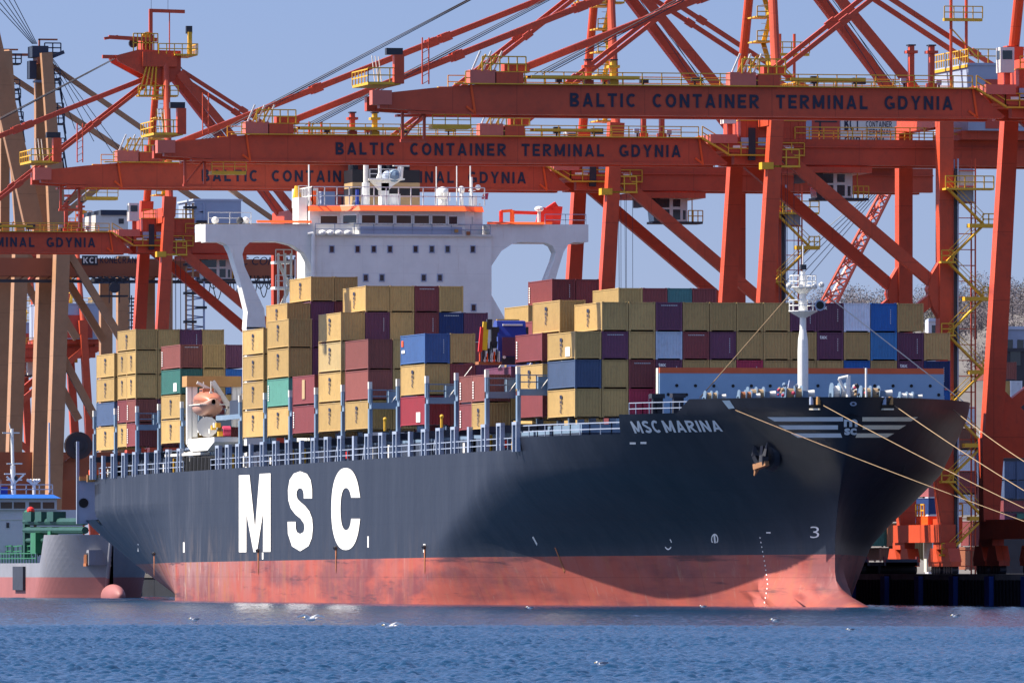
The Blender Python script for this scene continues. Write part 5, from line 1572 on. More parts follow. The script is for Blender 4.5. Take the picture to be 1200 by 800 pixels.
    part(lambda mb: (mb.rail([(4.2, 5, ZB0 + 2.5), (4.2, 38, ZB0 + 2.5)], Y, h=1.2, step=1.5, r=.05), mb.rail([(-4.2, 5, ZB0 + 2.5), (-4.2, 38, ZB0 + 2.5)], Y, h=1.2, step=1.5, r=.05),
                     mb.rail([(9.6, 1.5, 41.2), (9.6, 4.2, 41.2)], Y, h=1.6, step=.9, r=.06), mb.box(8.6, 9.7, .6, 4.3, 41.0, 41.2, Y), mb.box(8.4, 9.8, .3, 1.5, 40.8, 41.5, Y)), 'girder_rail', gi)
    def house(mb):
        mb.box(-7.5, 7.0, 22.4, 34.0, ZB0 + 3.4, ZB0 + 10.0, 'house_grey'); mb.box(-7.6, 7.1, 22.3, 34.1, ZB0 + 10.0, ZB0 + 10.25, 'house_grey')
        mb.box(-6, 6, 22.0, 34.4, ZB0 + 2.5, ZB0 + 3.4, 'crane_red')
    h = part(house, 'machinery_house')
    def hp(mb):
        mb.box(7.0, 7.08, 24.2, 27.3, ZB0 + 3.6, ZB0 + 8.6, 'red_panel')
        mb.box(-7.58, -7.5, 24, 30, ZB0 + 3.6, ZB0 + 8, 'red_panel')
        mb.box(7.08, 7.12, 25.0, 25.2, ZB0 + 5.9, ZB0 + 7.4, 'dark_steel'); mb.box(7.08, 7.12, 24.5, 27, ZB0 + 7.3, ZB0 + 7.5, 'dark_steel')
        mb.box(7.0, 7.06, 27.4, 33.6, ZB0 + 3.9, ZB0 + 8.9, 'white_dirty')
    part(hp, 'house_panel', h)
    def sign(mb):
        letters(mb, 'BCT', lambda a, b: (7.09, 27.8 + 1.7 * a, ZB0 + 6.4 + 1.6 * b), 'navy_letter', bold=.03)
        for k in range(3):
            y = 27.85 + k * .62; mb.box(7.07, 7.09, y, y + .46, ZB0 + 5.2, ZB0 + 5.7, 'navy_letter'); mb.box(7.09, 7.1, y + .12, y + .34, ZB0 + 5.32, ZB0 + 5.58, 'white_dirty')
        for k, w in enumerate(('BALTIC', 'CONTAINER', 'TERMINAL', 'GDYNIA')):
            letters(mb, w, lambda a, b: (7.09, 30.2 + (2.9 if len(w) > 6 else 2.1) * a, ZB0 + 7.7 - k * .85 + .62 * b), 'navy_letter', bold=.01)
    part(sign, 'house_sign', h)
    part(lambda mb: [mb.rail([a, b], Y, h=1.4, step=1.0, r=.05) for a, b in (((-7.5, 22.4, ZB0 + 10.25), (7, 22.4, ZB0 + 10.25)), ((7, 22.4, ZB0 + 10.25), (7, 34, ZB0 + 10.25)))] +
         [mb.box(-7.6, 7.15, 22.25, 22.3, ZB0 + 9.8, ZB0 + 10.1, Y)], 'roof_rail', h)
    # mast: round legs rising from the water-side legs to the apex
    ZT = 66.5
    for s in (-1, 1):
        def mleg(mb):
            mb.beam((s * S, 1.95, 46.0), (s * S, 2.1, 48.6), 1.6, 1.6, R, side=(1, 0, 0))
            mb.tube((s * (S - .1), 2.1, 48.4), (s * 3.0, 2.6, ZT), .5, R, r2=.44, n=12)
        part(mleg, 'mast_leg')
    def apex(mb):
        mb.box(-3.6, 3.6, -.5, 4.0, ZT - .9, ZT + 1.0, R)
        for s in (-1, 1):
            mb.prism([(s * 2.6 - .4, -4.0, ZT + .5), (s * 2.6 - .4, -3.6, ZT - .2), (s * 2.6 - .4, .2, ZT - 2.2), (s * 2.6 - .4, 2.4, ZT - 3.6), (s * 2.6 - .4, 4.6, ZT - 1.8), (s * 2.6 - .4, 4.6, ZT + 1.2), (s * 2.6 - .4, -1, ZT + 1.3)], (.8, 0, 0), R)
        mb.box(2.0, 2.6, -5.6, -3.6, ZT + .15, ZT + .6, R); mb.beam((2.6, -4.8, ZT + 2.9), (2.6, 1.5, ZT + 2.6), .4, .5, R); mb.beam((2.6, -5.4, ZT + 2.7), (2.6, -3.6, ZT + 3.0), .35, .35, R)
        mb.rail([(2.8, -1.6, ZT + 1.0), (2.8, 1.6, ZT + 1.0)], Y, h=2.4, step=.5, r=.07); mb.box(-2.4, 2.4, -.3, .9, ZT + 1.0, ZT + 2.6, R); mb.tube((2.0, .3, ZT + 2.9), (2.6, .3, ZT + 2.9), .75, Y, n=14); mb.tube((1.2, -1.4, ZT + 2.2), (1.8, -1.4, ZT + 2.2), .6, 'dark_steel', n=14)
        mb.box(2.2, 2.7, .5, .95, ZT + 1, ZT + 6.6, R); mb.beam((2.4, .6, ZT + 6.4), (2.4, 5.2, ZT + 6.3), .35, .45, R); mb.tube((2.4, 3.2, ZT + 1), (2.4, 3.2, ZT + 6.2), .08, R)
        for y in (.8, 3.0): mb.tube((2.4, y, ZT + 6.4), (2.4, y, ZT + 9.0), .03, 'cable', n=5)
    ap = part(apex, 'mast_head')
    def aplat(mb):
        mb.box(-3.6, 4.2, 3.6, 6.6, ZT + .55, ZT + .75, Y); mb.rail([(4.2, 1.5, ZT + .75), (4.2, 6.6, ZT + .75), (-3.6, 6.6, ZT + .75)], Y, h=1.3, step=1.0, r=.06)
        mb.box(3.2, 4.0, 5.4, 5.9, ZT + .75, ZT + 3.6, Y); mb.box(3.0, 3.6, 5.2, 6.0, ZT + 3.4, ZT + 4.4, 'dark_steel')
        mb.box(2.2, 4.4, -1.2, 4, ZT - 4.8, ZT - 4.6, Y); mb.rail([(4.4, -1.2, ZT - 4.6), (4.4, 4, ZT - 4.6)], Y, h=1.2, step=1.0, r=.06)
        for k in range(4): mb.beam((3.6, -1.0 + k * .7, ZT - 4.6), (3.4, .3 + k * .35, ZT + .2), .16, .16, Y)
    part(aplat, 'mast_platform', ap)
    def ladder(mb):
        for i in range(7):
            z = 49 + i * 2.5
            mb.box(-1.6, 2.8, 1.4, 3.2, z, z + .14, Y); mb.rail([(2.8, 1.4, z), (2.8, 3.2, z)], Y, h=1.1, step=.8, r=.05)
            mb.beam((2.0 if i % 2 else -1, 2.9, z), (-1 if i % 2 else 2.0, 2.9, z + 2.5), .5, .14, Y)
            for k in range(4): mb.beam((2.4, 1.9, z + k * .62), (2.4, 2.5, z + k * .62), .06, .06, 'white_dirty')
    part(ladder, 'mast_stair')
    # stays
    ZS = 63.9
    for s in (-1, 1):
        def fs(mb):
            a, b = Vector((s * .85, 1.2, ZS + .6)), Vector((s * .85, -47.8, ZB1 + .9))
            mb.beam(a, b, .5, .62, R)
            for f in (.33, .36, .62): c = a.lerp(b, f); d = (b - a).normalized(); mb.beam(c - d * .55, c + d * .55, .62, .95, R)
        part(fs, 'outer_forestay')
        def fi(mb):
            a, b = Vector((s * 2.9, .9, ZS)), Vector((s * 2.9, -23.4, ZB1 + .9))
            mb.beam(a, b, .42, .42, R)
            for f in (.3, .72): c = a.lerp(b, f); d = (b - a).normalized(); mb.beam(c - d * .5, c + d * .5, .5, .7, R)
        part(fi, 'inner_forestay')
        part(lambda mb: mb.beam((s * 3.0, 4.4, ZS + 1.0), (s * 5.2, G, 46.6), 1.0, 1.0, R), 'backstay')
        def bt(mb):
            a, b = Vector((s * 2.9, 4.8, ZS + 1.2)), Vector((s * 3.1, 37.0, ZB1 + .8)); mb.beam(a, b, .42, .5, R)
            for f in (.25, .6): c = a.lerp(b, f); d = (b - a).normalized(); mb.beam(c - d * .5, c + d * .5, .5, .75, R)
        part(bt, 'tail_stay')
        part(lambda mb: [mb.tube((s * 1.6, -3.5, ZT + .3), (s * 1.6, y, ZB1 + 1.2), .045, 'cable', n=5, caps=False) for y in (-44.5, -43.8)] +
             [mb.tube((s * 1.6, 4.2, ZT), (s * 1.6, y, ZB1 + 3), .04, 'cable', n=5, caps=False) for y in (17.5, 19.0)], 'hoist_rope')
    # trolley with the driver's cabin and its hoist ropes
    def trolley(mb):
        mb.box(-4.4, 4.4, 5.0, 13.0, ZB0 - .9, ZB0 - .3, R)
        mb.box(-2.4, 2.4, 6.4, 6.9, ZB0 - 1.8, ZB0 - .9, 'dark_steel')
    tr = part(trolley, 'trolley')
    def cab(mb):
        mb.box(.2, 2.9, 8.2, 11.3, ZB0 - 3.4, ZB0 - .75, 'white_dirty'); mb.box(0, 3.0, 7.4, 13.0, ZB0 - 3.65, ZB0 - 3.4, 'dark_steel')
        mb.prism([(.2, 8.2, ZB0 - .75), (.2, 7.3, ZB0 - .75), (.2, 7.6, ZB0 - 3.4), (.2, 8.2, ZB0 - 3.4)], (2.7, 0, 0), 'dark_window')
    cb_ = part(cab, 'driver_cabin', tr)
    part(lambda mb: [mb.box(2.9, 2.93, a, b, c, d, 'dark_window') for a, b, c, d in ((7.75, 9.3, ZB0 - 1.9, ZB0 - .95), (7.8, 9.3, ZB0 - 3.2, ZB0 - 2.1), (9.7, 10.5, ZB0 - 1.8, ZB0 - 1.0), (9.7, 10.5, ZB0 - 3.2, ZB0 - 2.1), (10.8, 11.1, ZB0 - 3.2, ZB0 - 2.2))], 'cabin_window', tr)
    part(lambda mb: (mb.rail([(2.9, 11.4, ZB0 - 3.4), (2.9, 13.0, ZB0 - 3.4)], Y, h=1.2, step=.5, r=.05), mb.tube((2.5, 11.9, ZB0 - 3.4), (2.5, 11.9, ZB0 - .3), .06, Y)), 'cabin_rail', tr)
    part(lambda mb: [mb.tube((x, y, ZB0 - .5), (x * .8, y + .15, 9.0), .03, 'cable', n=4, caps=False) for x in (-2, 2) for y in (3.3, 4.1, 4.7, 5.4)] +
         [mb.box(-1.2, 1.2, 2.8, 6.0, 8.2, 9.0, Y)], 'hoist_rope', tr)
    # stair and lift tower beside the forward land-side leg
    def lift(mb):
        x0, x1, y0, y1 = S - .5, S + 1.2, G + 1.1, G + 2.9
        for x in (x0, x1):
            for y in (y0, y1): mb.beam((x, y, 0), (x, y, 42), .14, .14, 'house_grey' if y == y0 else R)
        for i in range(26):
            z = .8 + i * 1.6
            mb.beam((x1, y0, z), (x1, y1, z), .09, .09, R); mb.beam((x0, y0, z), (x1, y0, z), .09, .09, 'house_grey'); mb.beam((x0, y1, z), (x1, y1, z), .09, .09, R)
        mb.box(x0 + .1, x1 - .1, y0 + .15, y1 - .15, 37.5, 41.0, 'house_grey')
        mb.box(S + .9, S + 1.15, G + .75, G + 1.05, 1, 41, 'dark_steel')
    part(lift, 'lift_tower')
    def stair(mb):
        z = 2.0; k = 0
        while z < 39.0:
            y0, y1 = (G - .2, G + 3.6) if k % 2 == 0 else (G + 3.6, G - .2)
            mb.beam((S + 1.9, y0, z), (S + 1.9, y1, z + 3.7), .7, .18, Y)
            for q in (1.0, 1.9): mb.beam((S + 2.25, y0, z + q * .55), (S + 2.25, y1, z + 3.7 + q * .55), .06, .06, Y)
            if k % 2 == 0:
                mb.box(S + 1.2, S + 2.5, G - .9, G + .6, z - .2, z, Y); mb.rail([(S + 2.4, G - .9, z), (S + 2.4, G + .3, z)], Y, h=1.1, step=.6, r=.055)
            else:
                mb.box(S + 1.2, S + 2.5, G + (2.0 if k % 4 == 1 else 1.5), G + 4.6, z - .3, z + .1, Y); mb.rail([(S + 2.4, G + 3.4, z), (S + 2.4, G + 4.6, z)], Y, h=1.1, step=.6, r=.055)
            z += 3.7; k += 1
        mb.box(S + 1, S + 2.6, G - .5, G + 4.5, z - .2, z, Y); mb.rail([(S + 2.5, G - .5, z), (S + 2.5, G + 4.5, z)], Y, h=1.2, step=.9, r=.055)
    part(stair, 'leg_stair')
    def lamp(mb):
        mb.box(3.9, 4.6, 20.5, 24.5, ZB0 + 14.6, ZB0 + 14.9, Y); mb.rail([(4.6, 20.5, ZB0 + 14.9), (4.6, 24.5, ZB0 + 14.9)], Y, h=1.2, step=.9, r=.05)
        for y in (21.3, 22.9): mb.tube((4.2, y, ZB1), (4.2, y, ZB0 + 17.0), .16, R)
        mb.beam((4.2, 21.4, ZB0 + 13.8), (4.2, 24, ZB0 + 11), .12, .12, Y)
    part(lamp, 'lamp_platform')
    def cabinets(mb):
        mb.box(-5.6, -.4, G + .5, G + 1.9, 3.2, 5.9, 'orange_trim'); mb.box(1.6, 5.4, G + 1.3, G + 2.7, 3.2, 5.8, 'orange_trim')
        mb.box(-.4, 1.6, G + 1.0, G + 1.6, 3.4, 5.6, 'crane_red')
        mb.rail([(5.4, G + 1.3, 5.8), (5.4, G + 2.7, 5.8)], Y, h=1.3, step=.7, r=.07); mb.rail([(-5.5, G + .5, 5.9), (-2, G + .5, 5.9)], Y, h=1.2, step=.9, r=.07)
        mb.box(-2.5, -1.4, G + .6, G + 1.2, .2, 3.2, 'white_dirty'); mb.beam((-1.2, G + 1.2, .4), (.2, G + 1.6, 3.2), .3, .3, 'white_paint')
    part(cabinets, 'electric_cabinet')
    return t
proto = sts_crane()
CRANES = [((-2.0, 24.0), 'rightmost orange-red quay crane, its long lettered boom the topmost in the photo'),
          ((-117.0, 24.0), 'orange-red quay crane with the second highest lettered boom, behind the front containers'),
          ((-193.0, 23.6), 'orange-red quay crane whose lettered boom passes behind the ship funnel and radar mast'),
          ((-430.0, 15.4), 'orange-red quay crane left of the bridge with its mast head standing clear against the sky')]
for i, ((x, y), lab) in enumerate(CRANES):
    c = proto if i == 0 else copy_tree(proto)
    c.location = (x, y, QZ); c['label'] = lab
# a fifth one on the far berth, turned about, boom out of sight
def copy_without(o, parent, skip):
    c = o.copy(); COL.objects.link(c)
    if parent is not None: c.parent = parent
    for ch in list(o.children):
        if ch.name.split('.')[0] not in skip: copy_without(ch, c, skip)
    return c
for u_, dep_, lab_ in ((101, 2100.0, 'distant orange-red quay crane low behind the tan crane legs'), (46, 2260.0, 'farthest orange-red quay crane, seen in slivers between the tan crane legs')):
  q = PD(u_, 640, dep_)
  e = copy_without(proto, None, ('boom', 'outer_forestay', 'inner_forestay', 'hoist_rope', 'lamp_platform'))
  e.location = (q.x, q.y, QZ); e.rotation_euler = (0, 0, math.pi); e['label'] = lab_
  for ch in e.children:
    if ch.name.startswith('machinery_house'): ch.location = (0, -24.0, 0)
# ---- tan cranes at far left, booms raised
def tan_crane(name_label, xf, sep, du, mirror=False):
    """xf: plane of the forward legs along the quay; du: shift in photo columns of that crane's legs"""
    base = P(60 + du, 640, x=xf); base.z = QZ
    t = thing('tall_crane', base, name_label, 'quay crane', 'tan quay cranes with raised booms')
    TN = 'crane_tan'
    f = lambda u, v: P(u + du, v, x=xf)
    bk = Vector((-sep, 0, 0))
    for k in (0, 1):
        o = bk * k
        mb = MB(); a, b = f(61.5 - 1.0 * k, 665) + o, f(72.5, 285) + o; a.z = QZ + 1
        a = f(60, 640) + o; a.z = QZ + 1.0
        mb.beam(a, b, 3.1, 1.9, TN, side=(1, 0, 0)); mb.build('waterside_leg', t)
        mb = MB(); a2 = f(194, 640) + o; a2.z = QZ + 1; b2 = f(194, 300) + o
        mb.beam(a2, b2, 1.8, 1.7, TN, side=(1, 0, 0)); mb.build('landside_leg', t)
        mb = MB(); mb.beam(f(78, 292) + o, f(142, 397) + o, 1.0, 1.0, TN); mb.beam(f(68, 408) + o, f(112, 490) + o, 1.0, 1.0, TN)
        mb.build('brace', t)
        mb = MB()
        pts = f(54, 60) + o * .35
        mb.beam(f(67, 285) + o, f(63, 190) + o * .8, 2.0, 2.2, TN, side=(1, 0, 0)); mb.beam(f(63, 190) + o * .8, f(54, 62) + o * .35, 1.6, 1.5, TN, side=(1, 0, 0)); mb.build('mast_leg', t)
        mb = MB(); mb.beam(f(60, 68) + bk * .45 + bk * (.04 * k), f(352, 270) + bk * .45 + bk * (.04 * k), .5, .62, TN); mb.build('backstay', t)
        mb = MB(); mb.beam(f(74, 253) + o, f(150, 190) + o * .9, .8, .9, TN); mb.build('boom_strut', t)
    mb = MB()
    z0, z1 = f(0, 322).z, f(0, 301).z
    ya, yb = f(-35, 310).y, f(352, 310).y
    for k in (.35, .75): mb.box(xf - sep * k - .8, xf - sep * k + .8, ya, yb, z0, z1, 'girder_brown')
    mb.box(xf - sep * .35 - 1.0, xf - sep * .35 + 1.0, ya, yb, z0 - .9, z0 - .5, 'dark_steel')
    for i in range(26):
        yy = ya + (yb - ya) * i / 25; mb.beam((xf - sep * .35, yy, z0 - .7), (xf - sep * .35, yy + (yb - ya) / 50, z0), .15, .15, 'girder_brown')
    g = mb.build('trolley_girder', t)
    mb = MB()
    xg = xf - sep * .35 + .84
    pg = lambda u, v: P(u + du, v, x=xg)
    a, b = pg(96, 310.5), pg(114.5, 299.5); mb.box(xg, xg + .05, a.y, b.y, a.z, b.z, 'dark_steel')
    letters(mb, 'KCI', lambda s, q_: pg(97.5 + 15.5 * s, 308.5 - 7 * q_) + Vector((.08, 0, 0)), 'mark_white', bold=.03)
    letters(mb, 'KONECRANES', lambda s, q_: pg(117 + 52 * s, 308.5 - 7.5 * q_) + Vector((.03, 0, 0)), 'navy_letter', bold=.015)
    letters(mb, 'BALTIC CONTAINER TERMINAL', lambda s, q_: pg(250 + 178 * s + 1.8 * q_, 310.5 - 9.5 * q_) + Vector((.03, 0, 0)), 'navy_letter', bold=-.005)
    mb.build('girder_lettering', g)
    mb = MB()                                                       # hanging cable loops of the trolley
    for i in range(22):
        u = 238 + i * 5.0; dp = random.uniform(14, 32); w = random.uniform(5, 14)
        pts = [pg(u + w * s, 323 + dp * (1 - (2 * s - 1) ** 2)) for s in np.linspace(0, 1, 9)]
        mb.path(pts, .07, 'black_rubber', n=5)
    mb.build('festoon_cable', g)
    mb = MB()
    h0 = f(228, 262); h1 = f(282.5, 235.5)
    mb.box(xf - sep * .9, xf, h0.y, h1.y, h0.z, h1.z, 'house_grey'); mb.box(xf - sep * .9, xf + .1, h0.y - .2, h1.y + .2, h1.z, h1.z + .25, 'tarp_silver')
    mb.box(xf - sep * .9, xf, f(112, 262).y, f(150, 262).y, f(112, 270).z, f(112, 252).z, 'white_dirty'); mb.box(xf - sep, xf + .3, f(118, 262).y, f(152, 262).y, f(112, 252).z, f(112, 246).z, 'deck_dark')
    mb.box(xf, xf + .06, f(139, 262).y, f(145, 262).y, f(112, 262).z, f(112, 256).z, 'dark_window')
    hs = mb.build('machinery_house', t)
    mb = MB()                                                       # trolley and its hanging frames
    for i in range(16):
        u = 106 + i * 3.9; mb.beam(f(u, 324), f(u + 3.9, 331 if i % 2 else 326), .14, .2, 'dark_steel'); mb.beam(f(u, 331), f(u + 3.9, 331), .14, .2, 'deck_dark')
    mb.box(xf - 4, xf - 1, f(112, 330).y, f(150, 330).y, f(0, 331).z, f(0, 325).z, 'dark_steel'); mb.tube(f(134, 337), f(134, 337) + Vector((.5, 0, 0)), .75, 'dark_steel', n=14)
    for u in (118, 128, 140, 152, 160): mb.beam(f(u, 331), f(u, 347 + (u % 3) * 4), .12, .12, 'dark_steel', side=(1, 0, 0))
    mb.box(xf - 3, xf, f(116, 330).y, f(150, 330).y, f(0, 347).z, f(0, 345).z, 'dark_steel')
    for i in range(9):
        v = 348 + i * 4.2; mb.box(xf - 2, xf, f(153 + (i % 2) * 3, v).y, f(164 + (i % 3) * 2, v).y, f(0, v + 1.5).z, f(0, v).z, 'dark_steel')
    for u in (154, 166): mb.beam(f(u, 346), f(u, 388), .14, .14, 'dark_steel', side=(1, 0, 0))
    mb.build('trolley', t)
    mb = MB()                                                       # lift and cable tower
    for u in (218, 226, 239):
        mb.beam(f(u, 400), f(u, 238), .25, .25, TN if u < 230 else 'house_grey', side=(1, 0, 0))
    for i in range(28):
        v = 240 + i * 5.6; mb.beam(f(218, v), f(239, v + (3 if i % 2 else -3)), .12, .2, 'house_grey'); 
        if i % 3 == 0: mb.box(xf - 1, xf + .4, f(216 + (i % 2) * 14, v).y, f(230 + (i % 2) * 12, v).y, f(0, v + 3).z, f(0, v).z, 'dark_steel')
    mb.build('lift_tower', t)
    mb = MB()                                                       # raised boom and its ropes
    for k in (.5,):
        o = bk * k
        mb.beam(f(49, 262) + o, f(14, 110) + o, 1.6, 2.6, TN); mb.beam(f(14, 110) + o, f(-14, -14) + o, 1.6, 2.6, TN)
    mb.build('raised_boom', t)
    mb = MB()
    for k in range(5): mb.tube(f(44 + k * 1.3, 50) + bk * .3, f(-8 + k * 6, -6 - k * 2) + bk * .3, .06, 'cable', n=5, caps=False)
    for k in range(4): mb.tube(f(66 + k, 66) + bk * .4, f(96 + k * 22, 150 + k * 14) + bk * .4, .05, 'cable', n=5, caps=False)
    mb.build('boom_rope', t)
    mb = MB()                                                       # head frame with platforms
    xx = xf - sep * .3
    def bx(u0, u1, v0, v1, m, d=2.0): a, b = f(u0, v1), f(u1, v0); mb.box(xx - d, xx + d, a.y, b.y, a.z, b.z, m)
    bx(41, 60, 53, 66, 'deck_dark'); bx(47, 58, 66, 74, 'girder_brown'); bx(51, 52.6, 44, 53, 'girder_brown', .3); bx(51, 73, 44, 45.6, 'girder_brown', .3)
    bx(39, 47, 70, 91, 'deck_dark', 1.2); bx(46, 66, 93, 95, 'deck_blue', 1.4); bx(55, 75, 60, 61.6, 'deck_dark', 1.6); mb.beam(f(75, 61), f(58, 68), .4, .5, 'deck_dark')
    mb.rail([(xx + 1.6, f(56, 60).y, f(0, 60).z), (xx + 1.6, f(75, 60).y, f(0, 60).z)], 'deck_dark', h=1.3, step=.8, r=.08)
    hd = mb.build('mast_head', t)
    mb = MB()
    for v, u in ((91, 61), (102, 62), (131, 65), (143, 66), (172, 66), (185, 65)):
        a = f(u, v); b = f(u + 14, v); mb.box(xx - 1, xx + 1, a.y, b.y, a.z - .25, a.z, 'deck_dark'); mb.rail([(xx + 1, a.y, a.z), (xx + 1, b.y, b.z)], 'deck_dark', h=1.3, step=.7, r=.07)
        mb.beam(f(u + 8, v), f(u + 12, v + 26), .5, .15, 'deck_dark')
    mb.build('mast_stair', t)
    mb = MB()                                                       # portal, sill and cable reel
    zp0, zp1 = f(0, 560).z, f(0, 528).z
    mb.box(xf - sep - .6, xf - sep + .6, f(4, 540).y, f(226, 540).y, zp0, zp1, 'girder_brown'); mb.box(xf - sep - .6, xf - sep + .6, f(20, 540).y, f(112, 540).y, QZ + .4, zp0, 'girder_brown')
    mb.box(xf - .7, xf + .6, f(66, 540).y, f(226, 540).y, f(0, 562).z, f(0, 541).z, 'girder_brown'); mb.beam(f(74, 548), f(110, 520), .8, 1.2, 'girder_brown')
    mb.build('portal_beam', t)
    mb = MB(); c = f(89, 522) + Vector((1.4, 0, 0)); mb.tube(c, c + Vector((1.0, 0, 0)), 1.9, 'reel_brown', n=20); mb.tube(c + Vector((.9, 0, 0)), c + Vector((1.05, 0, 0)), 1.3, 'dark_steel', n=20); mb.tube(c + Vector((1.0, 0, 0)), c + Vector((1.3, 0, 0)), .7, 'dark_steel', n=12)
    mb.build('cable_reel', t)
    return t
paint('reel_brown', (58, 48, 50), 0.6, 0.2)
paint('girder_brown', (150, 84, 56), 0.55, 0.1, 0.3)
tan_crane('tan quay crane with raised boom and long lettered girder behind the red booms', -519.0, 14.5, 0)
# second tan crane further along the quay: only its forward frame shows
def tan_crane_far():
    xf = -572.0
    base = P(8, 640, x=xf); base.z = QZ
    t = thing('tall_crane', base, 'tan quay crane cut off by the left edge beside its taller tan neighbour', 'quay crane', 'tan quay cranes with raised booms')
    f = lambda u, v: P(u, v, x=xf)
    TN = 'crane_tan'
    for o in (Vector((0, 0, 0)), Vector((-15, 0, 0))):
        mb = MB(); a = f(12, 640) + o; a.z = QZ + 1; mb.beam(a, f(24, 285) + o, 3.1, 1.9, TN, side=(1, 0, 0)); mb.build('waterside_leg', t)
        mb = MB(); mb.beam(f(24, 285) + o, f(8, 60) + o * .1, 1.2, 1.3, TN, side=(1, 0, 0)); mb.build('mast_leg', t)
        mb = MB(); a2 = f(144, 640) + o; a2.z = QZ + 1; mb.beam(a2, f(144, 300) + o, 1.8, 1.7, TN, side=(1, 0, 0)); mb.build('landside_leg', t)
        mb = MB(); mb.beam(f(13, 82) + o * .1 + Vector((-6, 0, 0)), f(320, 285) + o * .1 + Vector((-6, 0, 0)), .5, .62, TN); mb.build('backstay', t)
        mb = MB(); mb.beam(f(30, 296) + o, f(90, 397) + o, 1.0, 1.0, TN); mb.build('brace', t)
    mb = MB()
    ya, yb = f(-40, 310).y, f(300, 310).y
    mb.box(xf - 11, xf - 9.4, ya, yb, f(0, 322).z, f(0, 301).z, 'girder_brown'); mb.build('trolley_girder', t)
    mb = MB(); xx = xf - 4
    def bx(u0, u1, v0, v1, m, d=2.0): a, b = f(u0, v1), f(u1, v0); mb.box(xx - d, xx + d, a.y, b.y, a.z, b.z, m)
    bx(4, 16, 65, 76, 'deck_dark'); bx(5, 6.6, 56, 66, 'girder_brown', .3); bx(5, 26, 56, 57.6, 'girder_brown', .3); bx(6, 40, 61.5, 64, 'girder_brown', .4); bx(8, 28, 73, 74.6, 'deck_dark', 1.5)
    mb.rail([(xx + 1.6, f(8, 73).y, f(0, 73).z), (xx + 1.6, f(28, 73).y, f(0, 73).z)], 'deck_dark', h=1.3, step=.8, r=.08)
    mb.build('mast_head', t)
    mb = MB()
    for v, u in ((103, 13), (114, 14), (141, 17), (152, 18)):
        a = f(u, v); b = f(u + 14, v); mb.box(xx - 1, xx + 1, a.y, b.y, a.z - .25, a.z, 'deck_dark'); mb.rail([(xx + 1, a.y, a.z), (xx + 1, b.y, b.z)], 'deck_dark', h=1.3, step=.7, r=.07)
        mb.beam(f(u + 8, v), f(u + 12, v + 26), .5, .15, 'deck_dark')
    mb.build('mast_stair', t)
tan_crane_far()

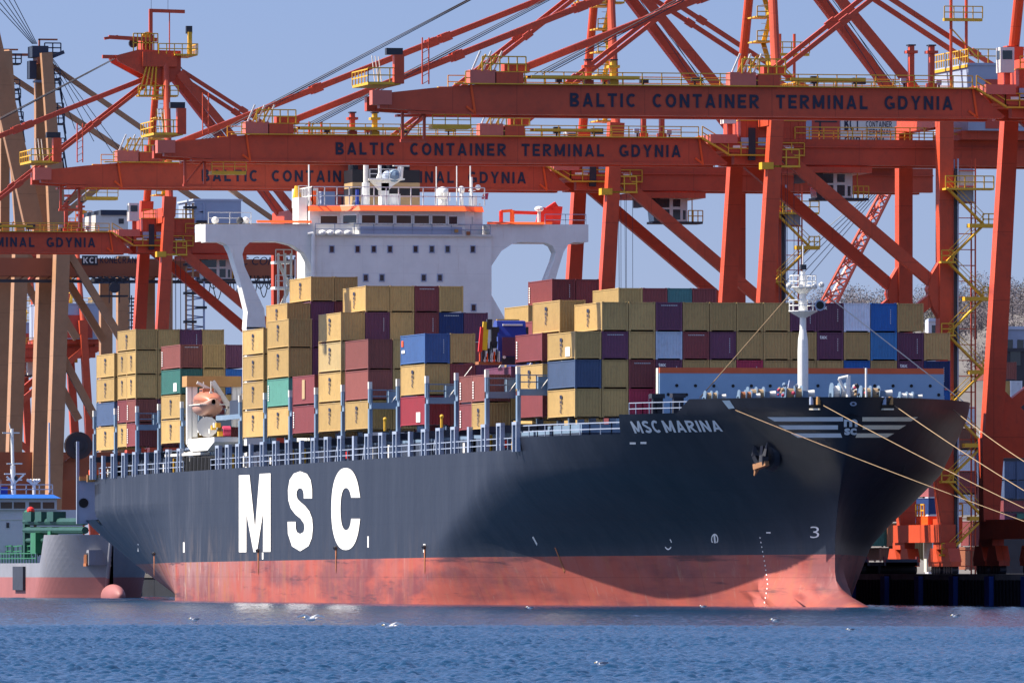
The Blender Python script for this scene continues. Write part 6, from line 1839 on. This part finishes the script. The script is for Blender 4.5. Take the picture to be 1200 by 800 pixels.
# ------------------------------------------------------------------ tanker astern
def tanker():
    yS = -12.0
    f = lambda u, v, y=yS: P(u, v, y=y)
    b = f(60, 700); b.z = 0
    t = thing('tanker', b, 'grey tanker with red bottom, green deck pipes and blue-roofed wheelhouse behind the stern', 'tanker')
    xb = f(127, 690, -5.5).x; x_end = f(-60, 690).x
    # hull by stations: half breadth about the centreline y=-3
    yc, B = -5.5, 6.5
    zR = f(60, 676).z; zD = f(30, 659.5).z; zF = f(95, 625.5).z
    def hbx(x, z):
        s = xb + (z - 1.5) * .55 - x
        if s <= 0: return 0.0
        L = 15.0 - z * .3
        return B * (1 - (1 - min(1, s / L)) ** (1.7 + .12 * max(z, 0)))
    mb = MB()
    X = list(np.linspace(x_end, xb - 16, 12)) + list(np.linspace(xb - 15, xb - 3, 12)) + list(np.linspace(xb - 2.5, xb + 3.6, 22))
    xfk = xb - 11.5
    def topz(x): return zF if x > xfk + 3 else zD if x < xfk else zD + (zF - zD) * (x - xfk) / 3
    rows = [('r', q) for q in np.linspace(0, 1, 6)] + [('g', q) for q in np.linspace(0, 1, 9)[1:]]
    for sgn in (-1, 1):
        vs = []
        for x in X:
            for k, q in rows:
                z = -1 + (zR + 1) * q if k == 'r' else zR + (topz(x) - zR) * q
                vs.append((x, yc + sgn * hbx(x, z), z))
        n = len(rows)
        for m, j0, j1 in (('tanker_red', 0, 5), ('grey_hull', 5, n - 1)):
            fs = []
            for i in range(len(X) - 1):
                for j in range(j0, j1):
                    q = (i * n + j, (i + 1) * n + j, (i + 1) * n + j + 1, i * n + j + 1)
                    fs.append(q if sgn < 0 else q[::-1])
            mb.add(vs, fs, m)
    mb.build('hull', t, smooth=False)
    mb = MB(); e0 = Vector((xb - .75, yc, -1)); e1 = Vector((xb + (zR - 1.5) * .55 - .1, yc, zR)); e2 = Vector((xb + (zF - 1.5) * .55 - .1, yc, zF)); mb.tube(e0, e1, .4, 'tanker_red', n=12); mb.tube(e1, e2, .4, 'grey_hull', n=12); mb.build('stem', t)
    mb = MB(); mb.ball((xb + 3.5, yc, .2), 1.0, 'tanker_red', n=20, k=12, sx=6.0, sy=1.15, sz=1.45); mb.build('bulb', t, smooth=True)
    mb = MB()
    for xa, xz, zz, mt in ((x_end, xfk + 1.5, zD - .15, 'pipe_green_dark'), (xfk + 1.6, xb + 1.5, zF - .5, 'grey_hull')):
        st = np.linspace(xa, xz, 14)
        for x0, x1 in zip(st[:-1], st[1:]): mb.add([(x0, yc - hbx(x0, zz) + .05, zz), (x1, yc - hbx(x1, zz) + .05, zz), (x1, yc + hbx(x1, zz) - .05, zz), (x0, yc + hbx(x0, zz) - .05, zz)], [(0, 1, 2, 3)], mt)
    mb.build('deck', t)
    # anchor pocket, hawse, dark scuppers
    mb = MB(); zc_ = f(108, 652).z
    xx = xb + 2
    while 600 + FPX * ((xx - CX) * RIGHT.x + (yc - hbx(xx, zc_) - CY) * RIGHT.y) / ((xx - CX) * DIR.x + (yc - hbx(xx, zc_) - CY) * DIR.y) > 107 and xx > xb - 40: xx -= .2
    c = Vector((xx, yc - hbx(xx, zc_), zc_)); y0 = c.y
    mb.box(c.x - 1.6, c.x + 1.6, y0 - .55, y0 + 2.2, c.z - .95, c.z + .85, 'grey_hull'); mb.box(c.x - 1.2, c.x + 1.2, y0 - .6, y0 - .55, c.z - .85, c.z + .5, 'dark_steel'); mb.box(c.x - .9, c.x - .3, y0 - .75, y0 - .6, c.z - .8, c.z + .3, 'rusty'); mb.box(c.x + .3, c.x + .9, y0 - .75, y0 - .6, c.z - .8, c.z + .3, 'rusty'); mb.box(c.x - 1, c.x + 1, y0 - .8, y0 - .55, c.z - 1.1, c.z - .75, 'rusty')
    mb.build('anchor', t)
    mb = MB(); a = f(18, 665); b_ = f(30, 665)
    mb.box(a.x, b_.x, yc - B - .35, yc - B, .9, zD - .4, 'dark_steel'); mb.build('fender', t)
    mb = MB(); mb.rail([(x_end, yc - B + .2, zD), (xfk - 4, yc - B + .2, zD)], 'pipe_green', h=1.2, step=2.2, r=.06); mb.build('deck_rail', t)
    # green pipes and manifold
    pm = lambda u, v: P(u, v, y=-6.0)
    mb = MB()
    for v, r in ((611, .45), (621, .45), (633, .3)):
        mb.tube(pm(30, v), pm(100, v), r, 'pipe_green_dark')
    for u, v0, v1, r in ((31, 655, 600, .35), (46, 650, 640, .3), (47, 648, 624, .9), (62, 645, 622, .5)):
        a, b_ = pm(u, v0), pm(u, v1); mb.box(a.x - r * 2.2, a.x + r * 2.2, a.y - r, a.y + r, min(a.z, b_.z), max(a.z, b_.z), 'pipe_green' if v0 > 640 and r > .4 else 'pipe_green_dark')
    for u in (40, 52, 66):
        a = pm(u, 605); mb.box(a.x - 2.5, a.x + 2.5, a.y - .8, a.y + .8, a.z - .6, a.z + .6, 'pipe_green_dark')
    a = pm(36, 598); mb.ball(a, .5, 'truck_red'); mb.tube(pm(31, 600), pm(38, 611), .3, 'pipe_green')
    for i in range(10): mb.rail([pm(-20 + i * 12, 652), pm(-10 + i * 12, 651)], 'pipe_green', h=1.3, step=2.5, r=.07)
    mb.build('deck_pipe', t)
    # superstructure
    xw = f(66, 640, -3).x
    g = lambda u, v: P(u, v, x=xw - 22)
    mb = MB(); a, b_ = g(-40, 652), g(30, 618); 
    mb.box(xw - 44, xw - 22, g(-14, 640).y, g(97, 640).y, zD - .2, g(0, 597).z, 'tanker_white')
    sup = mb.build('superstructure', t)
    mb = MB(); mb.box(xw - 40, xw - 22 + .4, g(-14, 590).y, g(66, 590).y, g(0, 597).z, g(0, 583.5).z, 'tanker_white'); wh = mb.build('wheelhouse', t)
    for u in (7, 22.5, 40.5, 56.5):
        mb = MB(); mb.box(xw - 21.6, xw - 21.54, g(u - 7, 590).y, g(u + 6.5, 590).y, g(0, 595.5).z, g(0, 588).z, 'glass_brown'); mb.build('window', wh)
    mb = MB()
    y0, y1 = g(-16, 580).y, g(70, 580).y
    mb.prism([(xw - 20.9, y0, g(0, 583.5).z), (xw - 20.9, y1, g(0, 583.5).z), (xw - 22.5, y1 - .8, g(0, 579).z), (xw - 22.5, y0, g(0, 579).z)], (-20, 0, 0), 'roof_blue'); mb.build('roof', wh)
    mb = MB()
    for u, v in ((9, 615), (41, 615)): mb.box(xw - 22, xw - 21.9, g(u - 1.6, v).y, g(u + 1.6, v).y, g(0, v + 3).z, g(0, v - 3).z, 'dark_window')
    mb.build('window', sup)
    mb = MB(); mb.box(xw - 21.98, xw - 21.9, g(0, 600).y, g(97, 600).y, g(0, 609).z, g(0, 608).z, 'white_dirty'); mb.build('ledge', sup)
    mb = MB(); k = xw - 23
    mb.rail([(k, g(-14, 579).y, g(0, 578.5).z), (k, g(63, 579).y, g(0, 578.5).z)], 'tanker_white', h=1.2, step=1.5, r=.06); mb.build('roof_rail', wh)
    h = lambda u, v: P(u, v, x=xw - 25)
    mb = MB()
    mb.tube(h(16, 580), h(15, 545), .32, 'white_paint'); mb.tube(h(15, 545), h(14, 502), .2, 'white_paint'); mb.tube(h(12, 502), h(10.5, 495), .06, 'white_paint')
    for v, u0, u1 in ((507, 3, 23), (543, 8, 26), (555, 5, 30), (562, 8, 26)): mb.beam(h(u0, v), h(u1, v), .16, .16, 'white_paint')
    mb.beam(h(8, 558), h(16, 566), .2, .2, 'white_paint'); mb.beam(h(28, 556), h(17, 566), .2, .2, 'white_paint'); mb.ball(h(18, 560), .35, 'dark_steel')
    mb.build('signal_mast', t)
    mb = MB(); mb.tube(h(40, 580), h(40, 568), .2, 'white_paint')
    for u in (33, 36, 40, 43, 46): mb.tube(h(40, 569), h(u, 563), .1, 'white_paint'); mb.ball(h(u, 562.5), .2, 'white_paint')
    mb.build('searchlight_rack', t)
    mb = MB(); mb.tube(h(58, 577), h(57.6, 495), .12, 'house_grey'); mb.build('aerial', t)
    mb = MB(); mb.box(h(0, 575).x - 2, h(0, 575).x, h(-14, 575).y, h(9, 575).y, h(0, 579).z, h(0, 570).z, 'truck_blue'); mb.build('roof_tarp', t)
    mb = MB(); q_ = f(90, 623); mb.tube((q_.x, -6, zF - .6), (q_.x, -6, zF + .8), .5, 'white_dirty'); mb.tube((q_.x, -6, zF + .8), (q_.x, -6, zF + 1.0), .8, 'white_dirty'); mb.build('vent', t)
tanker()

# ------------------------------------------------------------------ mooring ropes
RG = 'mooring ropes from the bow to the quay'
def rope_(pts, lab, r=.036):
    mb = MB()
    full = []
    for a, b in zip(pts[:-1], pts[1:]):
        for i in range(10): s = i / 10; c = a.lerp(b, s); full.append(c)
    full.append(pts[-1])
    n = len(full)
    for i, c in enumerate(full): c.z -= .55 * (1 - (2 * i / (n - 1) - 1) ** 2)
    mb.path(full, r, 'rope', n=6)
    o = mb.build('mooring_rope', origin=full[0]); tag(o, lab, 'rope', RG)
for (u0, v0), (u1, v1), lab in (((862, 480.5), (1200, 603), 'pale mooring rope leading from the starboard side of the bow, lowest of the four'),
                               ((965, 475), (1200, 587.5), 'pale mooring rope from the fairlead left of the bow emblem down to the right edge'),
                               ((1048, 475), (1200, 567), 'pale mooring rope from the fairlead right of the bow emblem down to the right edge'),
                               ((1117, 480), (1200, 533), 'pale mooring rope from the far right corner of the bow, shortest of the four')):
    a = hull_hit(u0, v0, .2)
    e = P(u1, v1, x=a.x + 28)
    e2 = a + (e - a) * 1.0
    # carry on to a bollard on the quay
    d = (e - a); end = Vector((a.x + 75, QY + 1.5, QZ + .5))
    rope_([a, e, end], lab)

# ------------------------------------------------------------------ quay furniture, yard
mb = None
for i, x in enumerate(np.arange(-84, 30, 13.6)):
    mb = MB(); mb.box(x - .9, x + .9, QY - .55, QY - .1, -.6, QZ - .2, 'fender_blue'); mb.box(x - 1.1, x + 1.1, QY - .12, QY - .05, -.8, QZ - .1, 'black_rubber')
    o = mb.build('quay_fender', origin=(x, QY, 0)); tag(o, 'blue upright fender strip on the black quay face right of the bow', 'fender', 'blue fender strips on the quay face')
# flatbeds at the quay edge
for i, (u0, u1, lab) in enumerate(((993, 1019, 'dark low flat trailer nearest the bow on the quay'), (1036, 1077, 'dark low flat trailer with grey box sides beside the orange crane cabinets'))):
    a, b = P(u0, 668, x=-70), P(u1, 668, x=-70)
    t = thing('flat_trailer', (a.x, (a.y + b.y) / 2, QZ), lab, 'trailer', 'flat trailers on the quay')
    mb = MB(); mb.box(a.x - 11, a.x, a.y, b.y, QZ + .8, QZ + 1.15, 'dark_steel'); mb.build('bed', t)
    mb = MB(); mb.box(a.x - .3, a.x, a.y + .2, b.y - .2, QZ + .8, QZ + 1.45, 'deck_dark'); mb.build('end_wall', t)
    mb = MB()
    for y in (a.y, b.y - .25): mb.box(a.x - .4, a.x - .05, y, y + .2, QZ + .8, QZ + 1.7, 'container_maroon')
    mb.build('post', t)
    for k in (-2, -9):
        mb = MB(); mb.tube((a.x + k, a.y, QZ + .5), (a.x + k, b.y, QZ + .5), .5, 'black_rubber', n=12); mb.build('wheel', t)
# stacked containers in the yard, right of the bow
YG = 'containers stacked in the yard'
def yard(u, vb, vt, depth, col, lab, L=12.19, marks=(), W=2.438, rot=0.0):
    p = PD(u, vb, depth); q_ = PD(u, vt, depth)
    return container(p, col, lab, YG, L=L, H=q_.z - p.z, marks=marks, W=W, rot=rot)
for u, vb, vt, c, lab, mk in ((1031, 657.5, 641, 'brown', 'brown container, lowest of the yard stack right of the bow', ()), (1040, 640.5, 612.5, 'brick', 'orange-brown container, middle of the yard stack right of the bow', ()),
                             (1039.5, 612, 585, 'salmon', 'salmon and dark red container, top of the yard stack right of the bow', ()),
                             (1014, 640.5, 612.5, 'green', 'green container edge showing left of the yard stack by the bow', ())):
    yard(u, vb, vt, 1175, c, lab, marks=mk)
yard(1031, 672, 658, 1175, 'purple', 'dark container on the ground under the yard stack right of the bow')
yard(1056.5, 656, 612, 1180, 'tan', 'tan container edge right of the yard stack by the bow', L=6.06)
yard(1088, 582.5, 554, 1320, 'pink', 'pink-red container above the blue one between crane legs', W=2.6)
yard(1088, 603, 583, 1320, 'navy', 'dark blue container under the pink-red one between crane legs', W=2.6)
yard(1088, 630, 604, 1320, 'navy', 'navy container lowest between the crane legs', W=2.6)
for i, (u, vb, vt, c, lab) in enumerate(((1176, 535, 503, 'ice', 'pale grey cabin container high on the right edge'), (1177, 562.5, 540, 'steel', 'grey-blue container with round mark, upper left of the right edge pair'),
                         (1192, 562.5, 540, 'steel', 'grey-blue container with round mark, upper right at the right edge'), (1177, 584.5, 563, 'steel', 'grey-blue container, lower left of the right edge pair'),
                         (1192, 584.5, 563, 'steel', 'grey-blue container, lower right at the right edge'), (1176, 600, 586, 'maroon', 'maroon container below the grey-blue ones at the right edge'),
                         (1177, 630, 601, 'purple', 'dark container low at the right edge behind the crane base'), (1192, 618, 601, 'green', 'green container at the right edge behind ropes'),
                         (1170, 445, 424, 'salmon', 'salmon red container on top of stack right of the tilted leg'), (1170, 471, 446, 'tan', 'weathered tan container below the salmon one at the right edge'),
                         (1184, 471, 446, 'grey', 'pale grey container with streaks at the right edge'), (1140, 640, 610, 'maroon', 'maroon container behind the lift tower at quay level'),
                         (1136, 668, 640, 'brick', 'orange container low behind the lift tower'))):
    yard(u, vb, vt, 1420 if vt < 500 else 1330, c, lab, L=6.06 if i % 2 else 12.19, W=2.6 if vt > 500 else 1.6)
# pale box with rings
for i, (u, vb, vt, c, w) in enumerate(((1124, 500, 476, 'grey', 'pale grey'), (1124, 526, 501, 'brown', 'brown'), (1124, 552, 527, 'grey', 'light grey'), (1124, 578, 553, 'maroon', 'maroon'), (1124, 604, 579, 'grey', 'grey'),
                                       (1146, 540, 512, 'steel', 'steel-blue'), (1146, 568, 541, 'grey', 'off-white grey'), (1146, 596, 569, 'salmon', 'salmon'))):
    yard(u, vb, vt, 1500, c, f'{w} container, {ORD[i]} down the tall yard stacks glimpsed behind the lift tower')
# buildings on the far shore
def building(u0, u1, vb, vt, depth, mat, lab, wins=0, roof='tarp_silver'):
    a, b = PD(u0, vb, depth), PD(u1, vb, depth); h = PD(u0, vt, depth).z
    t = thing('building', ((a.x + b.x) / 2, (a.y + b.y) / 2, QZ), lab, 'building')
    mb = MB(); e = DIR * 14
    for q0, q1 in ((a, b),):
        base = [Vector((q0.x, q0.y, QZ - 4)), Vector((q1.x, q1.y, QZ - 4)), Vector((q1.x, q1.y, QZ - 4)) + e, Vector((q0.x, q0.y, QZ - 4)) + e]
        mb.prism(base, (0, 0, h - QZ + 4), mat)
    mb.build('wall', t)
    mb = MB(); base = [Vector((q.x, q.y, h)) for q in (a - e * .02, b - e * .02, b + e, a + e)]; mb.prism(base, (0, 0, .5), roof); mb.build('roof', t)
    for i in range(wins):
        s = (i + .5) / wins; c = a.lerp(b, s); w = (b - a).length / wins * .3; d = (b - a).normalized()
        mb = MB(); zc = PD(u0, (vb + vt) / 2, depth).z
        p0 = c - d * w - DIR * .06; p1 = c + d * w - DIR * .06
        mb.add([(p0.x, p0.y, zc - 1), (p1.x, p1.y, zc - 1), (p1.x, p1.y, zc + 1), (p0.x, p0.y, zc + 1)], [(0, 1, 2, 3)], 'dark_window'); mb.build('window', t)
building(1088, 1108, 400, 376.5, 1750, 'tanker_white', 'small white building beyond the containers under the hill', 1)
building(1164, 1215, 425, 386, 1700, 'house_grey', 'grey block with flat roof under the hill at the right edge', 4)
building(1172, 1180, 395, 381, 1690, 'tanker_white', 'white rooftop cabin in front of the grey block at the right edge', 0)
building(1160, 1220, 428, 412, 1560, 'dark_steel', 'dark low shed full of machinery at the right edge', 3, 'dark_steel')

# red and white lattice jib of a far crane
def lattice():
    dep = 1500.0
    f = lambda u, v, o=0: PD(u, v, dep) + DIR * o
    b = f(955, 640); b.z = QZ
    t = thing('lattice_crane', b, 'far red and white lattice crane jib leaning right between the quay crane legs', 'crane')
    mb = MB()
    top = [(1041, 208), (1051, 212), (1046, 208)]; bot = [(945, 385), (966, 385), (955, 385)]
    offs = [0, 0, 2.4]
    n = 9
    for k in range(3):
        for i in range(n):
            s0, s1 = i / n, (i + 1) / n
            q = [f(bot[k][0] + (top[k][0] - bot[k][0]) * s, bot[k][1] + (top[k][1] - bot[k][1]) * s, offs[k]) for s in (s0, s1)]
            mb.tube(q[0], q[1], .24, 'lattice_red' if (i // 2) % 3 != 1 or k != 2 else 'lattice_white', n=6)
    for i in range(n):
        for k in range(3):
            j = (k + 1) % 3; s0, s1 = i / n, (i + .5) / n; s2 = (i + 1) / n
            A = lambda kk, s: f(bot[kk][0] + (top[kk][0] - bot[kk][0]) * s, bot[kk][1] + (top[kk][1] - bot[kk][1]) * s, offs[kk])
            mb.tube(A(k, s0), A(j, s1), .12, 'lattice_red', n=5); mb.tube(A(j, s1), A(k, s2), .12, 'lattice_red', n=5); mb.tube(A(k, s0), A(j, s0), .12, 'lattice_red', n=5)
    mb.build('jib', t)
    mb = MB()
    for k in range(5): mb.tube(f(1040 - k * 2, 214), f(930 - k * 6, 345 - k * 6), .05, 'cable', n=5, caps=False)
    mb.build('jib_rope', t)
    mb = MB(); q0 = f(940, 420); mb.box(q0.x - 4, q0.x + 4, q0.y - 4, q0.y + 4, QZ, q0.z, 'lattice_red'); mb.beam(f(940, 425), f(955, 385), 2.5, 2.5, 'lattice_red'); mb.build('tower', t)
lattice()

# wood on the hill: bare spring crowns, each a spray of twig clumps
def wood():
    vs, nx, ny = HILL
    VV = []; MM = []
    r = np.random.default_rng(3)
    def crown(c, R, H, m):
        n = 800
        d = r.normal(size=(n, 3)); d /= np.linalg.norm(d, axis=1)[:, None]
        rad = r.random(n) ** .45
        lump = 1 + .25 * np.sin(d[:, 0] * 5 + c[0]) * np.sin(d[:, 2] * 4 + c[1])
        p = d * (rad * lump)[:, None] * np.array([R, R, H * .5]) + np.array([c[0], c[1], c[2] + H * .62])
        s = r.uniform(.12, .3, n)[:, None]
        a = r.normal(size=(n, 3)); a /= np.linalg.norm(a, axis=1)[:, None]
        b = np.cross(a, r.normal(size=(n, 3))); b /= np.linalg.norm(b, axis=1)[:, None]
        VV.append(np.stack([p - a * s * 1.6, p + b * s * .5, p + a * s * 1.6, p - b * s * .5], 1).reshape(-1, 3)); MM.append(np.full(n, m))
        w0, w1 = .3, .12                      # trunk, four sides
        q = [np.array([c[0] + ax * w, c[1] + ay * w, c[2] + zz]) for zz, w in ((0, w0), (H * .7, w1)) for ax, ay in ((-1, -1), (1, -1), (1, 1), (-1, 1))]
        VV.append(np.array([q[k] for i in range(4) for k in (i, (i + 1) % 4, 4 + (i + 1) % 4, 4 + i)])); MM.append(np.full(4, 2))
    for k in range(330):
        j = (ny - 2) * (1 - r.random() ** 1.6 * .75); lat = r.uniform(70, 235); i = (lat + 500) / 1000 * (nx - 1)
        a = vs[int(j) * nx + int(i)]; b = vs[(int(j) + 1) * nx + int(i) + 1]; s = r.random()
        c = [a[0] + (b[0] - a[0]) * s, a[1] + (b[1] - a[1]) * r.random(), min(a[2], b[2])]
        R_ = r.uniform(3.0, 6.0)
        crown(c, R_, r.uniform(9, 15), 1 if r.random() < .3 else 0)
    V = np.concatenate(VV).astype(np.float32); M = np.concatenate(MM).astype(np.int32); nf = len(M)
    me = bpy.data.meshes.new('wood')
    me.vertices.add(len(V)); me.vertices.foreach_set('co', V.reshape(-1))
    me.loops.add(nf * 4); me.loops.foreach_set('vertex_index', np.arange(nf * 4, dtype=np.int32))
    me.polygons.add(nf); me.polygons.foreach_set('loop_start', np.arange(nf, dtype=np.int32) * 4); me.polygons.foreach_set('loop_total', np.full(nf, 4, dtype=np.int32))
    for m in ('twig_brown_hazed', 'twig_green_hazed', 'bark'): me.materials.append(MATS[m])
    me.polygons.foreach_set('material_index', M); me.update(calc_edges=True)
    o = bpy.data.objects.new('wood', me); COL.objects.link(o); tag(o, kind='stuff')
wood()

# gulls on and above the water
def gull(u, v, s, flying, lab):
    p = P(u, v, z=.2) if not flying else P(u, v, x=560)
    if not flying and p.x < 100: p = PD(u, v, 940)
    t = thing('gull', p, lab, 'gull', 'gulls by the water')
    W = lambda x, y, z: p + Vector((x, y, z)) * s
    mb = MB()
    mb.ball(p, .18 * s, 'gull_white', n=10, k=6, sx=.9, sy=2.0, sz=.8); mb.ball(W(0, -.36, .14), .1 * s, 'gull_white', n=8, k=6); mb.tube(W(0, -.44, .13), W(0, -.56, .11), .03 * s, 'truck_yellow', r2=.01, n=5)
    mb.prism([W(0, .3, .05), W(-.08, .55, .06), W(.08, .55, .06)], (0, 0, .03), 'gull_white')
    mb.build('body', t, smooth=True)
    for k in (-1, 1):
        mb = MB()
        if flying: pts = [W(0, -.15, .05), W(.15 * k, -.5 * k, .28), W(.1 * k, -1.0 * k, .12), W(.15 * k, -.45 * k, .2), W(0, .18, .05)]
        else: pts = [W(.13 * k, -.2, .05), W(.17 * k, .1, .12), W(.08 * k, .5, .1), W(.13 * k, .25, 0)]
        mb.prism(pts, (0, 0, .035), 'gull_white' if flying else 'gull_grey'); mb.build('wing', t)
for u, v, fl, lab in ((457, 734, True, 'gull flying low with spread wings over the water under the ship side letters'), (364, 725, True, 'gull skimming the water left of the flying pair'),
                      (621, 712, False, 'white gull floating at the red hull amidships'), (824, 710.5, False, 'white gull floating by the hull under the bow shadow'),
                      (909, 727, False, 'white gull swimming on the calm strip under the bow'), (997, 738, False, 'grey gull on the ruffled water below the bulb'),
                      (1120, 722, False, 'gull swimming alone off the black quay wall'), (705, 778, False, 'gull on the ruffled water nearest the bottom edge'), (228, 726, False, 'gull swimming off the stern')):
    gull(u, v, .55 if fl else (.62 if v < 735 else .4), fl, lab)
